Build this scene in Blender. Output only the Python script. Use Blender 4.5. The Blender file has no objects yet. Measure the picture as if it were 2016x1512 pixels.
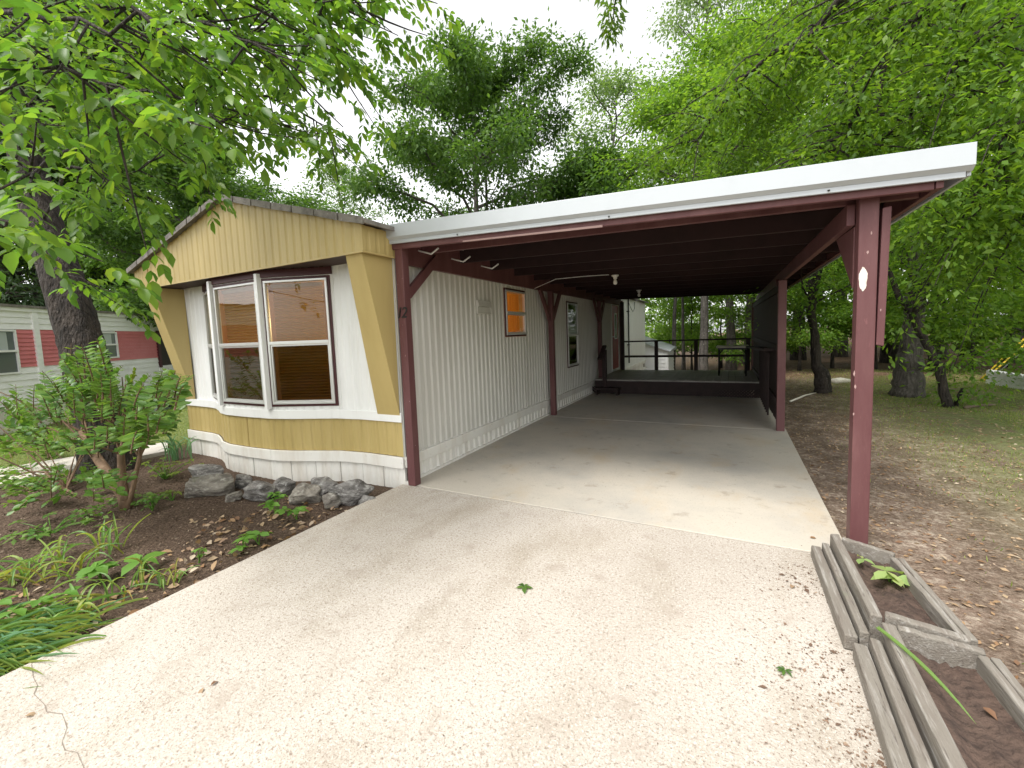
import bpy, math, random
import numpy as np
from mathutils import Vector, Matrix

# ------------------------------------------------------------------ camera
SC = bpy.context.scene
COL = SC.collection
PW, PH = 2016.0, 1512.0                      # photograph size
PX, PY = 1007.0, 727.0                       # principal point
VX, VZ = (-600.0, 718.0), (1436.0, 642.0)    # vanishing points across / along the carport
F = math.sqrt(-((VX[0]-PX)*(VZ[0]-PX)+(VX[1]-PY)*(VZ[1]-PY)))
_Y = np.array([VZ[0]-PX, VZ[1]-PY, F]); _Y /= np.linalg.norm(_Y)
_X = -np.array([VX[0]-PX, VX[1]-PY, F]); _X /= np.linalg.norm(_X)
RW = np.stack([_X, _Y, np.cross(_X, _Y)], 1)
CAM = np.array([2.8745, -3.2457, 1.5])
def ray(u, v): return RW.T @ np.array([u-PX, v-PY, F])
def on(u, v, axis=2, val=0.0):               # where a pixel's ray meets a plane of the place
    d = ray(u, v); return CAM + d*((val-CAM[axis])/d[axis])
def at(u, v, dist):                          # along a pixel's ray, at a chosen distance
    d = ray(u, v); return CAM + d*(dist/np.linalg.norm(d))
def gat(u, dist, z=-0.08):                   # on the ground in a pixel column, at a distance
    d = ray(u, 660); d[2] = 0; d /= np.linalg.norm(d); p = CAM + d*dist; p[2] = z; return p
def proj(p):
    c = RW @ (np.asarray(p, float)-CAM); return PX+F*c[0]/c[2], PY+F*c[1]/c[2], c[2]

cam = bpy.data.cameras.new("camera"); cam_o = bpy.data.objects.new("camera", cam); COL.objects.link(cam_o)
m = Matrix.Identity(4)
for i in range(3):
    m[i][0] = RW[0, i]; m[i][1] = -RW[1, i]; m[i][2] = -RW[2, i]; m[i][3] = CAM[i]
cam_o.matrix_world = m
cam.sensor_width = 36; cam.lens = 36*F/PW
cam.shift_x = (PW/2-PX)/PW; cam.shift_y = -(PH/2-PY)/PW
cam.clip_start = 0.05; cam.clip_end = 600
SC.camera = cam_o

# ------------------------------------------------------------------ sky and sun (overcast)
SUN_EL, SUN_AZ = 62, 200
w = bpy.data.worlds.new("World"); SC.world = w; w.use_nodes = True
nt = w.node_tree; bg = nt.nodes["Background"]
sky = nt.nodes.new("ShaderNodeTexSky"); sky.sky_type = 'NISHITA'; sky.sun_disc = False
sky.sun_elevation = math.radians(SUN_EL); sky.sun_rotation = math.radians(SUN_AZ)
sky.air_density = 1.0; sky.dust_density = 1.5; sky.ozone_density = 1.0
hs = nt.nodes.new("ShaderNodeHueSaturation"); hs.inputs["Saturation"].default_value = 0.06
nt.links.new(sky.outputs[0], hs.inputs["Color"]); nt.links.new(hs.outputs[0], bg.inputs["Color"])
bg.inputs["Strength"].default_value = 0.15
sd = bpy.data.lights.new("sun", 'SUN'); sd.energy = 1.5; sd.angle = math.radians(25); sd.color = (1, .97, .92)
so = bpy.data.objects.new("sun", sd); COL.objects.link(so)
_a, _e = math.radians(SUN_AZ), math.radians(SUN_EL)
sun_dir = Vector((math.sin(_a)*math.cos(_e), math.cos(_a)*math.cos(_e), math.sin(_e)))
so.rotation_euler = sun_dir.to_track_quat('Z', 'Y').to_euler()
so.location = (0, 0, 30)
vs = SC.view_settings
vs.view_transform = 'Standard'; vs.look = 'None'; vs.gamma = 1; vs.use_curve_mapping = False
vs.exposure = 1.4

rng = np.random.default_rng(7); random.seed(7)
ORG = {}                                     # world origin of each thing

# ------------------------------------------------------------------ mesh helpers
class MB:
    def __init__(s): s.v = []; s.f = []
    def add(s, vs, fs):
        n = len(s.v); s.v += [tuple(map(float, p)) for p in vs]; s.f += [tuple(n+i for i in f) for f in fs]; return s
    def box(s, x0, x1, y0, y1, z0, z1):
        return s.hexa([(x0,y0,z0),(x1,y0,z0),(x1,y1,z0),(x0,y1,z0),(x0,y0,z1),(x1,y0,z1),(x1,y1,z1),(x0,y1,z1)])
    def hexa(s, p):
        return s.add(p, [(3,2,1,0),(4,5,6,7),(0,1,5,4),(1,2,6,5),(2,3,7,6),(3,0,4,7)])
    def bar(s, a, b, wd, ht, up=(0,0,1)):    # box section from a to b
        a = Vector(a); b = Vector(b); d = (b-a).normalized(); u = Vector(up)
        sd_ = d.cross(u)
        if sd_.length < 1e-5: sd_ = d.cross(Vector((1,0,0)))
        sd_.normalize(); u = sd_.cross(d).normalized(); S = sd_*wd/2; U = u*ht/2
        return s.hexa([a-S-U, a+S-U, b+S-U, b-S-U, a-S+U, a+S+U, b+S+U, b-S+U])
    def tube(s, pts, rad, n=8, cap=True):
        pts = [Vector(p) for p in pts]; k = len(pts)
        if not hasattr(rad, '__len__'): rad = [rad]*k
        base = len(s.v); prev = None
        for i, p in enumerate(pts):
            d = (pts[min(i+1,k-1)]-pts[max(i-1,0)]).normalized()
            if prev is None:
                prev = d.orthogonal().normalized()
            prev = (prev-d*prev.dot(d)); prev = prev.normalized() if prev.length > 1e-6 else d.orthogonal().normalized()
            q = d.cross(prev)
            for j in range(n):
                t = 2*math.pi*j/n; c = p+(prev*math.cos(t)+q*math.sin(t))*rad[i]; s.v.append(tuple(c))
        for i in range(k-1):
            for j in range(n):
                j2 = (j+1) % n
                s.f.append((base+i*n+j, base+i*n+j2, base+(i+1)*n+j2, base+(i+1)*n+j))
        if cap:
            s.f.append(tuple(base+j for j in reversed(range(n)))); s.f.append(tuple(base+(k-1)*n+j for j in range(n)))
        return s
    def lathe(s, prof, c=(0,0,0), n=12):
        base = len(s.v)
        for r, z in prof:
            for j in range(n):
                t = 2*math.pi*j/n; s.v.append((c[0]+r*math.cos(t), c[1]+r*math.sin(t), c[2]+z))
        for i in range(len(prof)-1):
            for j in range(n):
                j2 = (j+1) % n; s.f.append((base+i*n+j, base+i*n+j2, base+(i+1)*n+j2, base+(i+1)*n+j))
        return s
    def mesh(s, name, org=(0,0,0), smooth=False):
        me = bpy.data.meshes.new(name); o = Vector(org)
        me.from_pydata([tuple(Vector(p)-o) for p in s.v], [], s.f)
        if smooth: me.polygons.foreach_set('use_smooth', [True]*len(me.polygons))
        me.update(); return me
    def build(s, name, mat, parent=None, smooth=False, bevel=0, org=None):
        o_ = ORG.get(parent.name, (0,0,0)) if parent else (org or (0,0,0))
        me = s.mesh(name, o_, smooth); me.materials.append(mat)
        return link(name, me, parent, org if not parent else None, bevel)
def link(name, me, parent=None, loc=None, bevel=0):
    o = bpy.data.objects.new(name, me); COL.objects.link(o)
    if parent:
        o.parent = parent; ORG[o.name] = ORG.get(parent.name, (0,0,0))
    else:
        if loc is not None: o.location = loc
        ORG[o.name] = tuple(loc) if loc is not None else (0,0,0)
    if bevel:
        b = o.modifiers.new("bevel", 'BEVEL'); b.width = bevel; b.segments = 2; b.limit_method = 'ANGLE'
    return o
def thing(name, label, cat, loc=(0,0,0), group=None):
    o = bpy.data.objects.new(name, None); COL.objects.link(o); o.location = loc; o.empty_display_size = .2
    ORG[o.name] = tuple(map(float, loc)); return tag(o, label, cat, group)
def tag(o, label, cat=None, group=None, kind=None):
    if label: o["label"] = label
    if cat: o["category"] = cat
    if group: o["group"] = group
    if kind: o["kind"] = kind
    return o
def np_mesh(name, verts, faces, mat, smooth=False):     # faces: (M,k) array
    me = bpy.data.meshes.new(name); verts = np.asarray(verts, np.float32); faces = np.asarray(faces, np.int32)
    M, k = faces.shape
    me.vertices.add(len(verts)); me.vertices.foreach_set('co', verts.ravel())
    me.loops.add(M*k); me.loops.foreach_set('vertex_index', faces.ravel())
    me.polygons.add(M); me.polygons.foreach_set('loop_start', np.arange(0, M*k, k, dtype=np.int32))
    if smooth: me.polygons.foreach_set('use_smooth', np.ones(M, bool))
    me.update(calc_edges=True); me.materials.append(mat); return me

# ------------------------------------------------------------------ materials
def mat(name, col, rough=.6, noise=None, bump=None, metal=0, spec=.4):
    """noise: list of (scale, colour, lo, hi, detail[, stretch xyz]) layered over the base colour; bump: (scale, strength, dist)"""
    m = bpy.data.materials.new(name); m.use_nodes = True; n = m.node_tree.nodes; L = m.node_tree.links
    b = n["Principled BSDF"]; b.inputs["Roughness"].default_value = rough; b.inputs["Metallic"].default_value = metal
    b.inputs["Specular IOR Level"].default_value = spec; b.inputs["Base Color"].default_value = (*col, 1)
    tc = n.new("ShaderNodeTexCoord"); geo = n.new("ShaderNodeNewGeometry"); cur = None
    for layer in (noise or []):
        sc_, c, lo, hi, det = layer[:5]; st = layer[5] if len(layer) > 5 else (1,1,1)
        mp = n.new("ShaderNodeMapping"); mp.inputs["Scale"].default_value = st; L.new(geo.outputs["Position"], mp.inputs[0])
        t = n.new("ShaderNodeTexNoise"); t.inputs["Scale"].default_value = sc_; t.inputs["Detail"].default_value = det
        t.inputs["Roughness"].default_value = .65
        L.new(mp.outputs[0], t.inputs["Vector"])
        r = n.new("ShaderNodeMapRange"); r.inputs[1].default_value = lo; r.inputs[2].default_value = hi; L.new(t.outputs[0], r.inputs[0])
        mx = n.new("ShaderNodeMix"); mx.data_type = 'RGBA'; L.new(r.outputs[0], mx.inputs[0])
        if cur is None: mx.inputs[6].default_value = (*col, 1)
        else: L.new(cur, mx.inputs[6])
        mx.inputs[7].default_value = (*c, 1); cur = mx.outputs[2]
    if cur is not None: L.new(cur, b.inputs["Base Color"])
    if bump:
        t = n.new("ShaderNodeTexNoise"); t.inputs["Scale"].default_value = bump[0]; t.inputs["Detail"].default_value = 6
        mp = n.new("ShaderNodeMapping"); L.new(geo.outputs["Position"], mp.inputs[0]); L.new(mp.outputs[0], t.inputs["Vector"])
        if len(bump) > 3: mp.inputs["Scale"].default_value = bump[3]
        bp = n.new("ShaderNodeBump"); bp.inputs["Strength"].default_value = bump[1]; bp.inputs["Distance"].default_value = bump[2]
        L.new(t.outputs[0], bp.inputs["Height"]); L.new(bp.outputs[0], b.inputs["Normal"])
    return m
def leaf_mat(name, cols, trans=.4, rough=.5):
    m = bpy.data.materials.new(name); m.use_nodes = True; n = m.node_tree.nodes; L = m.node_tree.links
    b = n["Principled BSDF"]; b.inputs["Roughness"].default_value = rough; b.inputs["Specular IOR Level"].default_value = .35
    g = n.new("ShaderNodeNewGeometry"); oi = n.new("ShaderNodeObjectInfo")
    ad = n.new("ShaderNodeMath"); ad.operation = 'ADD'; L.new(g.outputs["Random Per Island"], ad.inputs[0]); L.new(oi.outputs["Random"], ad.inputs[1])
    fr = n.new("ShaderNodeMath"); fr.operation = 'FRACT'; L.new(ad.outputs[0], fr.inputs[0])
    cr = n.new("ShaderNodeValToRGB"); e = cr.color_ramp.elements
    while len(e) < len(cols): e.new(.5)
    for i, c in enumerate(cols): e[i].position = i/(len(cols)-1); e[i].color = (*c, 1)
    L.new(fr.outputs[0], cr.inputs[0]); L.new(cr.outputs[0], b.inputs["Base Color"])
    tr = n.new("ShaderNodeBsdfTranslucent"); hv = n.new("ShaderNodeMix"); hv.data_type = 'RGBA'; hv.blend_type = 'MULTIPLY'; hv.inputs[0].default_value = 1
    L.new(cr.outputs[0], hv.inputs[6]); hv.inputs[7].default_value = (1.5, 1.5, .7, 1); L.new(hv.outputs[2], tr.inputs["Color"])
    mx = n.new("ShaderNodeMixShader"); mx.inputs[0].default_value = trans
    L.new(b.outputs[0], mx.inputs[1]); L.new(tr.outputs[0], mx.inputs[2]); L.new(mx.outputs[0], n["Material Output"].inputs[0])
    return m
def glass_mat(name, tint=(.8,.85,.85), refl=1.0):
    m = bpy.data.materials.new(name); m.use_nodes = True; n = m.node_tree.nodes; L = m.node_tree.links
    n.remove(n["Principled BSDF"]); t = n.new("ShaderNodeBsdfTransparent"); t.inputs[0].default_value = (*tint, 1)
    g = n.new("ShaderNodeBsdfGlossy"); g.inputs["Roughness"].default_value = .02
    fr = n.new("ShaderNodeFresnel"); fr.inputs[0].default_value = 1.5
    mu = n.new("ShaderNodeMath"); mu.operation = 'MULTIPLY'; mu.inputs[1].default_value = refl; mu.use_clamp = True; L.new(fr.outputs[0], mu.inputs[0])
    tn = n.new("ShaderNodeTexNoise"); tn.inputs["Scale"].default_value = 1.6; geo = n.new("ShaderNodeNewGeometry"); L.new(geo.outputs["Position"], tn.inputs["Vector"])
    bp = n.new("ShaderNodeBump"); bp.inputs["Strength"].default_value = .12; bp.inputs["Distance"].default_value = .03; L.new(tn.outputs[0], bp.inputs["Height"]); L.new(bp.outputs[0], g.inputs["Normal"])
    mx = n.new("ShaderNodeMixShader"); L.new(mu.outputs[0], mx.inputs[0]); L.new(t.outputs[0], mx.inputs[1]); L.new(g.outputs[0], mx.inputs[2])
    L.new(mx.outputs[0], n["Material Output"].inputs[0]); return m

M = {}
M['slab_near'] = mat('exposed aggregate concrete', (.470,.425,.370), .85,
    [(.55,(.40,.357,.305),.44,.66,7), (1.7,(.33,.285,.225),.50,.72,8,(1,.45,1)), (60,(.235,.185,.145),.53,.66,5), (150,(.15,.115,.09),.57,.66,3), (85,(.56,.53,.47),.55,.68,3), (4.5,(.30,.25,.20),.56,.80,8), (14,(.24,.19,.15),.62,.78,6)], (120,.5,.005))
M['slab_far'] = mat('broomed concrete', (.475,.43,.36), .8,
    [(.8,(.37,.345,.305),.45,.66,7), (1.5,(.45,.36,.25),.52,.74,7,(1,.6,1)), (5,(.25,.205,.16),.58,.80,8), (70,(.30,.26,.22),.60,.70,3)], (40,.25,.004))
M['crack'] = mat('hairline crack', (.21,.175,.14), .9)
M['joint'] = mat('dark joint filler', (.12,.10,.085), .9)
M['maroon'] = mat('maroon painted timber', (.125,.051,.051), .55,
    [(3,(.100,.034,.036),.4,.7,6,(3,3,.6)), (1.3,(.17,.078,.076),.50,.72,7,(2,2,.8)), (26,(.17,.07,.07),.62,.74,5,(2,2,.5)), (30,(.55,.50,.46),.735,.76,4,(1.4,1.4,.7))], (30,.35,.004,(3,3,.4)))
M['maroon_shaded'] = mat('maroon timber in roof shade', (.026,.0105,.0105), .85, [(4,(.017,.007,.007),.4,.7,6)], (30,.3,.004))  # darker copy of the maroon; shade under the roof is put into its colour
M['chip'] = mat('worn pinkish paint', (.36,.24,.22), .8)
M['bare_wood'] = mat('bare peeled wood', (.72,.68,.60), .8, [(18,(.55,.47,.38),.45,.7,5)])
M['white_metal'] = mat('white painted metal', (.45,.48,.50), .35, [(2.5,(.42,.45,.47),.5,.8,5)], spec=.5)
M['white_grey'] = mat('shadow groove of metal fascia', (.45,.45,.45), .4)
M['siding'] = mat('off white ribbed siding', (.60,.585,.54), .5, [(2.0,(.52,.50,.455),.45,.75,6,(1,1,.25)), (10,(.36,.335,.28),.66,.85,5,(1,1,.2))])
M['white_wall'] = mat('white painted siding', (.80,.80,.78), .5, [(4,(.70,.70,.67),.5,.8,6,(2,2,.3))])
M['yellow'] = mat('mustard ribbed aluminium', (.47,.36,.145), .45, [(1.8,(.38,.285,.100),.42,.72,6,(1.6,1.6,.25)), (7,(.29,.215,.085),.60,.82,6,(2.5,2.5,.12))], (60,.06,.002))
M['yellow_flat'] = mat('mustard flat aluminium', (.49,.375,.155), .42, [(2.2,(.42,.31,.12),.42,.75,6,(1.6,1.6,.25))])
M['skirt'] = mat('dirty white vinyl skirting', (.74,.72,.67), .5, [(3,(.62,.57,.50),.45,.75,6,(2,2,.4)), (14,(.42,.36,.29),.64,.85,5)])
M['skirt_line'] = mat('skirting seam', (.30,.27,.24), .8)
M['roof_edge'] = mat('weathered grey roof edge', (.22,.20,.18), .85, [(9,(.10,.09,.08),.45,.7,6), (25,(.40,.38,.35),.6,.75,5)], (50,.5,.006))
M['soffit'] = mat('brown soffit', (.085,.055,.045), .7, [(3,(.06,.035,.03),.4,.7,4)])
M['trim_dark'] = mat('dark maroon window trim', (.060,.015,.018), .5)
M['alu'] = mat('window aluminium', (.62,.62,.60), .35, metal=.4)
M['alu_white'] = mat('white window post', (.80,.80,.79), .4)
M['glass'] = glass_mat('window glass', (.85,.88,.86), .5)
M['glass_low'] = glass_mat('low reflection window glass', (.85,.88,.86), .14)  # same tint as the plain glass, with the reflection turned down
M['glass_screen'] = glass_mat('screened lower window glass', (.46,.47,.46), .18)
M['blind'] = leaf_mat('wood tone blind', [(.28,.170,.055),(.32,.195,.065)], .35)
M['curtain'] = leaf_mat('orange curtain', [(.62,.28,.10),(.62,.28,.10)], .5)
M['inner'] = mat('interior panelling', (.42,.26,.13), .6, [(3,(.33,.18,.08),.4,.7,5,(4,4,.4))])
M['inner_dark'] = mat('dark interior', (.05,.045,.04), .8)
M['door_red'] = mat('dark red door', (.30,.018,.025), .4, [(3,(.22,.012,.018),.45,.7,4)])
M['black'] = mat('black paint', (.012,.011,.011), .5)
M['dark_wood'] = mat('dark stained timber', (.035,.020,.018), .7, [(6,(.020,.012,.011),.4,.7,5)], (30,.3,.003))
M['deck'] = mat('grey brown deck boards', (.42,.395,.36), .55, [(3,(.20,.18,.165),.4,.7,6,(.6,6,1)), (20,(.24,.21,.18),.6,.8,5,(.5,6,1))], (40,.3,.003))
M['timber'] = mat('weathered grey timber', (.205,.185,.155), .85,
    [(2.2,(.17,.145,.12),.4,.65,7,(9,1,9)), (7,(.36,.34,.31),.52,.74,7,(8,.5,8)), (26,(.085,.07,.06),.60,.70,5,(4,.25,4)), (3,(.19,.20,.14),.60,.8,4)], (45,.7,.007,(3,.3,3)))
M['soil'] = mat('planter soil', (.095,.062,.047), .95, [(14,(.05,.033,.026),.45,.65,7), (50,(.13,.095,.07),.62,.75,4)], (30,1,.03))
M['bulb'] = mat('white lamp glass', (.75,.74,.70), .25)
M['wire'] = mat('white cable', (.70,.70,.68), .5)
M['table_top'] = mat('pale table top', (.66,.62,.50), .5)
M['metal_dark'] = mat('dark metal tube', (.03,.03,.028), .45, metal=.5)
M['rock'] = mat('grey limestone', (.20,.188,.175), .9, [(5,(.085,.078,.072),.40,.58,8,(1,1,2.5)), (14,(.34,.33,.31),.53,.68,8,(1,1,2)), (45,(.42,.40,.38),.60,.70,5), (6,(.10,.10,.065),.60,.8,5)], (20,.9,.035,(1,1,2.2)))
M['rock_tan'] = mat('tan grey limestone', (.25,.225,.19), .9, [(5,(.12,.105,.09),.40,.58,8,(1,1,2.5)), (14,(.36,.34,.30),.53,.68,8,(1,1,2)), (6,(.13,.13,.08),.58,.78,5)], (20,.9,.035,(1,1,2.2)))
M['bark'] = mat('dark furrowed bark', (.060,.048,.039), .95, [(5,(.022,.018,.015),.42,.60,8,(2.4,2.4,.5)), (17,(.14,.12,.10),.56,.72,7,(2,2,.5))], (16,1,.09,(2.4,2.4,.45)))
M['bark_grey'] = mat('grey bark', (.135,.120,.105), .95, [(6,(.065,.057,.05),.42,.62,8,(2.4,2.4,.5)), (18,(.21,.19,.17),.55,.72,6)], (16,1,.06,(2.4,2.4,.45)))
M['stem'] = mat('tan shrub stem', (.20,.125,.075), .8, [(9,(.12,.075,.045),.42,.66,7,(3,3,.5)), (20,(.30,.21,.14),.56,.72,6)], (30,.7,.01,(3,3,.4)))
M['leaf_fore'] = leaf_mat('broad compound leaves', [(.060,.140,.024),(.095,.195,.028),(.145,.255,.030),(.080,.175,.042),(.200,.300,.036)], .55, .4)
M['leaf_shrub'] = leaf_mat('glossy shrub leaves', [(.080,.175,.042),(.115,.225,.046),(.165,.265,.052),(.095,.200,.046)], .42, .32)
M['leaf_shrub_new'] = leaf_mat('yellow green new leaves', [(.16,.24,.035),(.20,.26,.04),(.13,.20,.03)], .45, .4)
M['leaf_elm'] = leaf_mat('fine bright leaves', [(.070,.148,.018),(.110,.210,.022),(.165,.265,.026),(.085,.170,.026)], .53, .5)
M['leaf_oak'] = leaf_mat('oak leaves', [(.055,.120,.028),(.080,.160,.034),(.115,.205,.042),(.065,.138,.036)], .45, .5)
M['leaf_wood'] = leaf_mat('woodland leaves', [(.085,.180,.028),(.125,.235,.034),(.180,.285,.040),(.100,.200,.036)], .6, .5)
M['leaf_pale'] = leaf_mat('pale airy leaves', [(.12,.20,.075),(.16,.24,.095),(.13,.215,.08)], 0.5, 0.5)
M['leaf_cedar'] = leaf_mat('dark cedar foliage', [(.022,.045,.018),(.030,.058,.022),(.040,.070,.028)], .25, .6)
M['leaf_weed'] = leaf_mat('bright weed leaves', [(.11,.25,.035),(.15,.30,.045),(.13,.27,.05)], .4, .45)
M['leaf_lily'] = leaf_mat('strap leaves', [(.13,.26,.075),(.18,.31,.095),(.22,.33,.085),(.30,.34,.08),(.16,.29,.10)], .4, .4)
M['leaf_lily_yellow'] = leaf_mat('yellowing strap leaves', [(.30,.28,.05),(.22,.25,.05),(.36,.27,.08)], .35, .5)
M['leaf_hosta'] = leaf_mat('pale hosta leaf', [(.33,.42,.14),(.26,.38,.13),(.42,.46,.18)], .35, .4)
M['leaf_iris'] = leaf_mat('blue green leaves', [(.13,.27,.14),(.16,.30,.165)], .3, .45)
M['dead'] = leaf_mat('dry leaves', [(.22,.12,.06),(.34,.22,.12),(.42,.31,.20),(.17,.085,.045),(.50,.42,.31)], .15, .7)
M['dead_dark'] = leaf_mat('dark crumbs', [(.16,.095,.06),(.24,.16,.11),(.10,.06,.04),(.30,.22,.15)], .0, .9)
M['mulch'] = leaf_mat('mulch bits', [(.085,.055,.038),(.14,.095,.065),(.055,.036,.026),(.26,.20,.145)], .0, .9)
M['grass'] = leaf_mat('thin lawn grass', [(.17,.25,.06),(.23,.29,.075),(.29,.30,.10),(.13,.21,.05)], .4, .6)
M['n_white'] = mat('neighbour white siding', (.86,.86,.85), .5, [(3,(.72,.72,.70),.5,.8,5)])
M['n_red'] = mat('faded red siding', (.62,.19,.20), .5, [(4,(.56,.155,.165),.45,.75,5)])
M['n_skirt'] = mat('neighbour skirting', (.72,.68,.60), .7, [(2.5,(.42,.42,.30),.5,.75,6,(1,1,.5))])
M['n_pane'] = mat('neighbour window glass', (.10,.115,.12), .08, spec=.8)
M['n_curtain'] = mat('pale curtain behind glass', (.42,.46,.45), .25)
M['ac'] = mat('grey blue metal cabinet', (.17,.20,.21), .5, metal=.2)
M['conc_path'] = mat('pale path concrete', (.55,.51,.45), .85, [(3,(.42,.38,.33),.45,.75,6)])
M['yellow_pole'] = mat('yellow plastic', (.60,.42,.03), .45)
M['white_block'] = mat('white painted concrete', (.72,.72,.70), .75, [(8,(.5,.5,.46),.5,.75,5)])
M['twig'] = mat('dry twig', (.15,.11,.08), .9)

# ------------------------------------------------------------------ ground
def ground_material():
    m = bpy.data.materials.new('earth, thin grass and leaf litter'); m.use_nodes = True; n = m.node_tree.nodes; L = m.node_tree.links
    b = n["Principled BSDF"]; b.inputs["Roughness"].default_value = .95; b.inputs["Specular IOR Level"].default_value = .15
    geo = n.new("ShaderNodeNewGeometry"); sep = n.new("ShaderNodeSeparateXYZ"); L.new(geo.outputs["Position"], sep.inputs[0])
    def noise(sc, det=6):
        t = n.new("ShaderNodeTexNoise"); t.inputs["Scale"].default_value = sc; t.inputs["Detail"].default_value = det; t.inputs["Roughness"].default_value = .65
        L.new(geo.outputs["Position"], t.inputs["Vector"]); return t.outputs[0]
    def rng_(x, lo, hi):
        r = n.new("ShaderNodeMapRange"); r.interpolation_type = 'SMOOTHSTEP'; r.inputs[1].default_value = lo; r.inputs[2].default_value = hi; L.new(x, r.inputs[0]); return r.outputs[0]
    def math_(op, a, b_):
        q = n.new("ShaderNodeMath"); q.operation = op; q.use_clamp = op == 'MULTIPLY'
        for i, x in enumerate((a, b_)):
            if isinstance(x, (int, float)): q.inputs[i].default_value = x
            else: L.new(x, q.inputs[i])
        return q.outputs[0]
    def mix(f, a, b_):
        q = n.new("ShaderNodeMix"); q.data_type = 'RGBA'; L.new(f, q.inputs[0])
        for i, x in ((6, a), (7, b_)):
            if isinstance(x, tuple): q.inputs[i].default_value = (*x, 1)
            else: L.new(x, q.inputs[i])
        return q.outputs[2]
    big, mid, fine = noise(.7), noise(3.5), noise(38)
    earth = mix(rng_(fine, .4, .68), (.13,.09,.065), (.28,.215,.16))
    litter = mix(rng_(noise(22), .42, .66), (.22,.155,.115), (.46,.38,.30))
    bed = mix(rng_(noise(60), .42, .68), (.075,.050,.036), (.18,.128,.092))
    green = mix(rng_(noise(26), .4, .7), (.115,.15,.045), (.24,.26,.095))
    woods = mix(rng_(noise(8), .4, .7), (.10,.062,.038), (.19,.125,.08))
    base = mix(rng_(mid, .42, .62), earth, litter)
    xr = math_('ADD', sep.outputs[0], math_('MULTIPLY', big, 2.0))            # grass takes over away from the slab
    gm = math_('MULTIPLY', rng_(xr, 5.0, 7.4), rng_(math_('ADD', mid, math_('MULTIPLY', big, .6)), .58, .86))
    yg = rng_(sep.outputs[1], -1.0, 2.5)
    lawn = mix(math_('MULTIPLY', gm, math_('ADD', math_('MULTIPLY', yg, .7), .3)), base, green)
    far = rng_(math_('ADD', sep.outputs[1], math_('MULTIPLY', big, 3.0)), 10.5, 13.5)
    right = mix(far, lawn, woods)
    leftside = rng_(sep.outputs[0], .0, -.1)
    lg = mix(rng_(sep.outputs[0], -4.2, -5.6), bed, green)
    out = mix(leftside, right, lg)
    L.new(out, b.inputs["Base Color"])
    bp = n.new("ShaderNodeBump"); bp.inputs["Strength"].default_value = .9; bp.inputs["Distance"].default_value = .03
    L.new(math_('ADD', noise(45), noise(14)), bp.inputs["Height"]); L.new(bp.outputs[0], b.inputs["Normal"])
    return m
def hnoise(x, y):
    return .5*np.sin(1.7*x+.6*y+1.3)+.3*np.sin(-1.1*x+2.3*y+.4)+.2*np.sin(4.1*x+3.3*y)+.2*np.sin(5.3*y-3.7*x+2)
def _ss(t): t = np.clip(t,0,1); return t*t*(3-2*t)
def gz(x, y): return -.07+.018*hnoise(x, y)-1.15*_ss((np.asarray(y)-10.2)/4.3)*_ss((5.0-np.asarray(x))/3.0)*_ss((np.asarray(x)+9)/3.)

xs = np.unique(np.concatenate([np.linspace(-150,-16,24), np.arange(-16,16,.25), np.linspace(16,150,24)]))
ys = np.unique(np.concatenate([np.linspace(-150,-8,16), np.arange(-8,22,.25), np.linspace(22,200,24)]))
gx, gy = np.meshgrid(xs, ys); gv = np.stack([gx.ravel(), gy.ravel(), gz(gx, gy).ravel()], 1)
nx = len(xs); ii = (np.arange(len(ys)-1)[:,None]*nx+np.arange(nx-1)[None,:]).ravel()
gf = np.stack([ii, ii+1, ii+1+nx, ii+nx], 1)
g_o = link('ground', np_mesh('ground', gv, gf, ground_material(), True)); tag(g_o, None, kind='structure')

# driveway: slabs with open joints, laid on the ground
drive = bpy.data.objects.new('driveway', None); COL.objects.link(drive); ORG['driveway'] = (0,0,0)
tag(drive, 'pale concrete driveway running in under the carport', kind='structure')
def slab(pts, z0, z1, mt):
    mb = MB(); k = len(pts); mb.add([(x,y,z1) for x,y in pts]+[(x,y,z0) for x,y in pts], [tuple(range(k))]+[(i,i+k,(i+1)%k+k,(i+1)%k) for i in range(k)])
    return mb.build('concrete_slab', mt, drive, bevel=.008)
slab([(-.16,-9),(3.52,-9),(3.50,-.008),(-.13,-.008)], -.2, 0, M['slab_near'])
slab([(-.07,.008),(3.58,.008),(3.60,3.72),(-.07,3.72)], -.2, .001, M['slab_far'])
slab([(-.07,3.735),(3.60,3.735),(3.60,6.75),(-.07,6.75)], -.2, .001, M['slab_far'])
MB().box(-.12,3.5,-.02,.02,-.1,-.012).build('joint_filler', M['joint'], drive)
MB().box(-.06,3.55,3.70,3.75,-.1,-.006).build('joint_filler', M['joint'], drive)
ck = [on(u, v) for u, v in [(62,1308),(66,1335),(74,1350),(67,1367),(88,1388),(92,1402),(122,1406),(128,1420),(132,1434),(122,1462),(128,1478),(152,1482),(165,1512),(180,1545)]]
cb = MB()
for i in range(len(ck)-1):
    a, b_ = ck[i], ck[i+1]; d = (b_-a)/np.linalg.norm(b_-a); s_ = np.array([-d[1], d[0], 0])*random.uniform(.0008,.002)
    cb.add([a-s_+(0,0,.002), a+s_+(0,0,.002), b_+s_+(0,0,.002), b_-s_+(0,0,.002)], [(0,1,2,3)])
cb.build('crack', M['crack'], drive)
# concrete path between the bed and the neighbour
pp = [on(u, v, 2, -.05)[:2] for u, v in [(-120,985),(60,942),(330,890),(330,872),(60,915),(-120,945)]]
mb = MB(); k = len(pp); mb.add([(x,y,-.03) for x,y in pp]+[(x,y,-.15) for x,y in pp], [tuple(range(k)), *[(i,i+k,(i+1)%k+k,(i+1)%k) for i in range(k)]])
tag(mb.build('path', M['conc_path']), None, kind='structure')

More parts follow.
